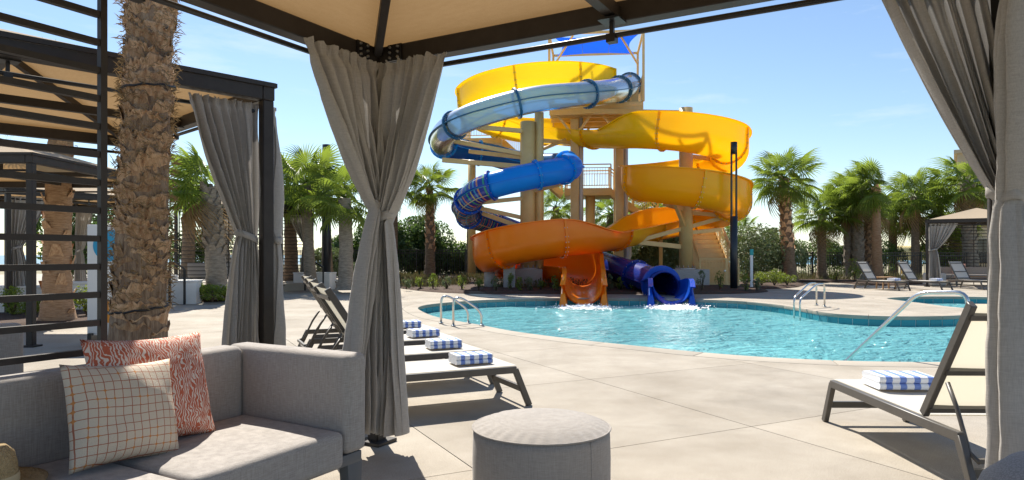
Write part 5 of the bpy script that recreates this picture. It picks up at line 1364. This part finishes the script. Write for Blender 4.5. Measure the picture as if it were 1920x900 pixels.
def shrub(label, c, rad, n, size, m_, seed, name='shrub', group=None, clump=9):
    t = thing(name, label, 'shrub', (c[0], c[1], c[2] - rad[2] if c[2] - rad[2] > 0 else 0), 0, group); rg = random.Random(seed); mb = MB()
    b = Vector(t.location); lc_ = Vector(c) - b; leaves(mb, lc_, rad, n, size, rg, clump)
    for v in mb.v:
        if v.z < .01: v.z = .01
    mb.build('foliage', m_, t)
    mb = MB()
    for k in range(5):
        a = rg.uniform(0, 6.28); mb.tube([(0, 0, 0), (math.cos(a) * rad[0] * .2, math.sin(a) * rad[1] * .2, lc_.z * .6), (math.cos(a) * rad[0] * .55, math.sin(a) * rad[1] * .55, lc_.z + rad[2] * .4)], [.02, .014, .005], 5)
    mb.build('stems', M['stem'], t); return t
big = [(-5.6, 36.5, 1.3, 1.5, 1.6), (-3.9, 36.8, 1.2, 1.3, 1.4), (-6.9, 36.4, 1.5, 1.5, 1.9), (-5.0, 37.6, 1.75, 1.7, 1.7), (-2.3, 37.4, .95, 1.4, 1.1), (-.6, 37.2, .95, 1.4, 1.05), (1.0, 37.2, .9, 1.3, 1.05), (2.6, 37.4, .95, 1.4, 1.1), (4.3, 37.4, 1.0, 1.4, 1.3), (-8.6, 36.6, 1.1, 1.2, 1.4)]
lbl = ['dense dark hedge shrub behind the fence below the tallest clump', 'dark hedge shrub behind the fence left of the full-crowned palm', 'dark shrub showing left of the near curtain behind the fence', 'tallest rounded dark shrub behind the fence, right of the near curtain', 'low dark hedge shrub behind the fence right of the full-crowned palm', 'low dark hedge shrub behind the fence near the orange bend', 'dark hedge shrub behind the tall concrete pedestal', 'dark hedge shrub behind the orange outlet', 'dark shrub behind the tower posts', 'dark shrub behind the fence right of the left lamp post']
for i, (x, y, z, rx, rz_) in enumerate(big): shrub(lbl[i], (x, y, z), (rx * 1.1, 1.0, rz_), 6500, .22, M['hedge'], 40 + i, group='hedge shrubs behind the fence', clump=16)
mids = [('grey-green leafy shrub right of the stairs', (11.0, 31.2, 1.25), (1.7, 1.2, 1.45), 'greyleaf'), ('grey-green shrub at the foot of the shaggy right palm', (12.6, 32.2, 1.2), (1.2, 1.0, 1.3), 'greyleaf'), ('pale leafy shrub under the golden coil', (6.3, 31.8, 1.4), (1.2, .9, 1.3), 'greyleaf'), ('tall green shrub behind the navy outlet tube', (5.0, 33.0, 1.2), (1.2, .9, 1.3), 'hedge'), ('green shrub left of the stair gate', (7.6, 33.0, 1.3), (1.0, .8, 1.3), 'greyleaf'),
        ('leafy background shrub between stairs and right palms', (9.4, 38, 1.3), (1.6, 1.2, 1.6), 'greyleaf'), ('background shrub behind the right fence, left end', (13.5, 37.5, 1.1), (1.7, 1.1, 1.3), 'hedge'), ('background shrub behind the right fence, middle', (16.6, 37.5, 1.0), (1.8, 1.1, 1.2), 'hedge'), ('background shrub behind the right fence by the orange-trunked palm', (19.8, 37.5, .95), (1.8, 1.1, 1.1), 'hedge'), ('background shrub behind the far right cabana', (23, 37, .9), (1.8, 1.1, 1.0), 'bright'),
        ('dark conifer-like shrub behind the slats left of the orange palm', (-13.9, 21.5, 1.6), (1.2, 1.0, 1.5), 'hedge'), ('dark shrub behind the slats right of the orange palm', (-14.2, 25.5, 2.0), (1.6, 1.1, 1.9), 'hedge'), ('dark green shrub behind the terrace cabana', (-14.0, 31.0, 1.3), (1.8, 1.0, 1.3), 'hedge'), ('low green shrub beyond the terrace near the left palms', (-8.2, 30.5, .9), (1.2, .8, .7), 'greyleaf')]
for i, (lb, c, rd, m_) in enumerate(mids): shrub(lb, c, rd, 4200, .19, M[m_], 70 + i, clump=14)
def px_shrub(lb, px, py, d, rx, rz_, n, m_, seed, size=.07, z0=.05):
    p = Wp(px, 478, d); shrub(lb, (p.x, d, z0 + rz_), (rx, rx * .8, rz_), n, size, M[m_], seed, 'garden_shrub', group='small garden shrubs', clump=8)
# yellow-green plants, right oval bed, left beds
for i, (px, d, rx, rz_, lb) in enumerate(((1428, 26.6, .42, .32, 'yellow-green shrub at the left end of the oval right bed'), (1452, 26.3, .42, .34, 'yellow-green shrub in the middle of the oval right bed'), (1476, 26.6, .40, .30, 'yellow-green shrub at the right end of the oval right bed'), (1568, 31.2, .38, .45, 'small green shrub by the right fence post'), (1603, 30.6, .5, .5, 'round olive shrub under the scaly palm trunks'),
        (24, 13.6, .32, .28, 'leafy yellow-green plant far left in the near bed'), (66, 13.3, .24, .22, 'small bright plant left of the orange palm base'), (125, 13.5, .26, .24, 'small bright plant right of the orange palm base'), (163, 13.5, .34, .32, 'larger bright plant at the right end of the near left bed'), (376, 17.9, .24, .25, 'bright plant left of the leaning palm base'), (398, 17.4, .3, .22, 'bright plant at the foot of the leaning palm'), (424, 17.7, .3, .24, 'bright plant right of the leaning palm base'), (546, 27, .4, .35, 'bright bush behind the terrace cabana corner'))):
    px_shrub(lb, px, 0, d, rx, rz_, 700, 'bright', 110 + i, .075, .06 if d < 28 else .1)
# row of small upright shrubs along the bed edge
ORD = 'first second third fourth fifth sixth seventh eighth ninth tenth eleventh twelfth thirteenth fourteenth fifteenth sixteenth seventeenth eighteenth nineteenth'.split()
pos = [762, 788, 812, 838, 866, 898, 930, 958, 975, 992, 1013, 1040, 1140, 1165, 1190, 1316, 1350, 1398, 1420]
for i, px in enumerate(pos):
    d = 22.75 + (.5 if i % 3 == 1 else 0) + (.9 if px < 860 else 0); p = Wp(px, 478, d); rzv = .20 + .08 * ((i * 7) % 5) / 4
    if px in (1316, 1350): rzv = .33
    shrub('%s small green shrub from the left along the bed edge by the pool' % ORD[i], (p.x, d, .07 + rzv), (.17, .17, rzv), 260, .075, M['bright'] if i % 3 else M['greyleaf'], 140 + i, 'bedding_shrub', 'small shrubs along the bed edge', 7)
rg = random.Random(9); mb = MB()
for k in range(9000):
    x = rg.uniform(-6.4, 4.6); y = rg.uniform(24.6, 33); 
    if noise.noise((x * .5, y * .5, 4)) < -.15: continue
    z = .06 + (y - 22) * .011; L = rg.uniform(.10, .42); a = rg.uniform(0, 6.28); s = Vector((math.cos(a), math.sin(a), 0)) * .012; ln = Vector((rg.gauss(0, .4), rg.gauss(0, .4), 1)).normalized() * L; p = Vector((x, y, z))
    mb.add([p - s, p + s, p + ln + Vector((0, 0, 0))], [(0, 1, 2)])
    if k % 2 == 0:
        q = p + ln * .7; mb.add([q - s * 3, q + Vector((0, 0, .05)), q + s * 3, q - Vector((0, 0, .03))], [(0, 1, 2, 3)])
o = mb.build('dry_ground_cover', M['dry']); tag(o, 'dry brownish ground cover in the bed below the slides', 'ground cover', kind='stuff')
mb = MB()
for k in range(5000):
    x = rg.uniform(9.5, 20); y = rg.uniform(32.4, 36.5); z = .07; L = rg.uniform(.1, .5); a = rg.uniform(0, 6.28); s = Vector((math.cos(a), math.sin(a), 0)) * .014; ln = Vector((rg.gauss(0, .4), rg.gauss(0, .4), 1)).normalized() * L; p = Vector((x, y, z))
    mb.add([p - s, p + s, p + ln], [(0, 1, 2)])
o = mb.build('dry_ground_cover', M['dry']); tag(o, 'dry grasses along the right fence', 'ground cover', kind='stuff')
# splash where the flumes meet the water
for nm, x, y in (('orange', 1.97, 18.6), ('navy', 4.40, 18.6)):
    mb = MB()
    for k in range(1500):
        q = Vector((x + rg.gauss(0, .36), y - abs(rg.gauss(0, .42)) + .25, WATER_Z + abs(rg.gauss(0, .04)))); s_ = rg.uniform(.006, .03)
        mb.add([q + Vector((s_, 0, 0)), q + Vector((0, s_ * 1.6, 0)), q - Vector((s_, 0, 0)), q - Vector((0, s_ * 1.6, 0)), q + Vector((0, 0, s_ * .6)), q - Vector((0, 0, s_ * .6))], [(0, 1, 4), (1, 2, 4), (2, 3, 4), (3, 0, 4)])
    o = mb.build('splash', M['foam'] if 'foam' in M else M.setdefault('foam', mat('foam', (.85, .88, .9), .5))); tag(o, 'white splash in the pool at the foot of the %s outlet' % nm, 'splash', kind='stuff')
if first[0]: pass
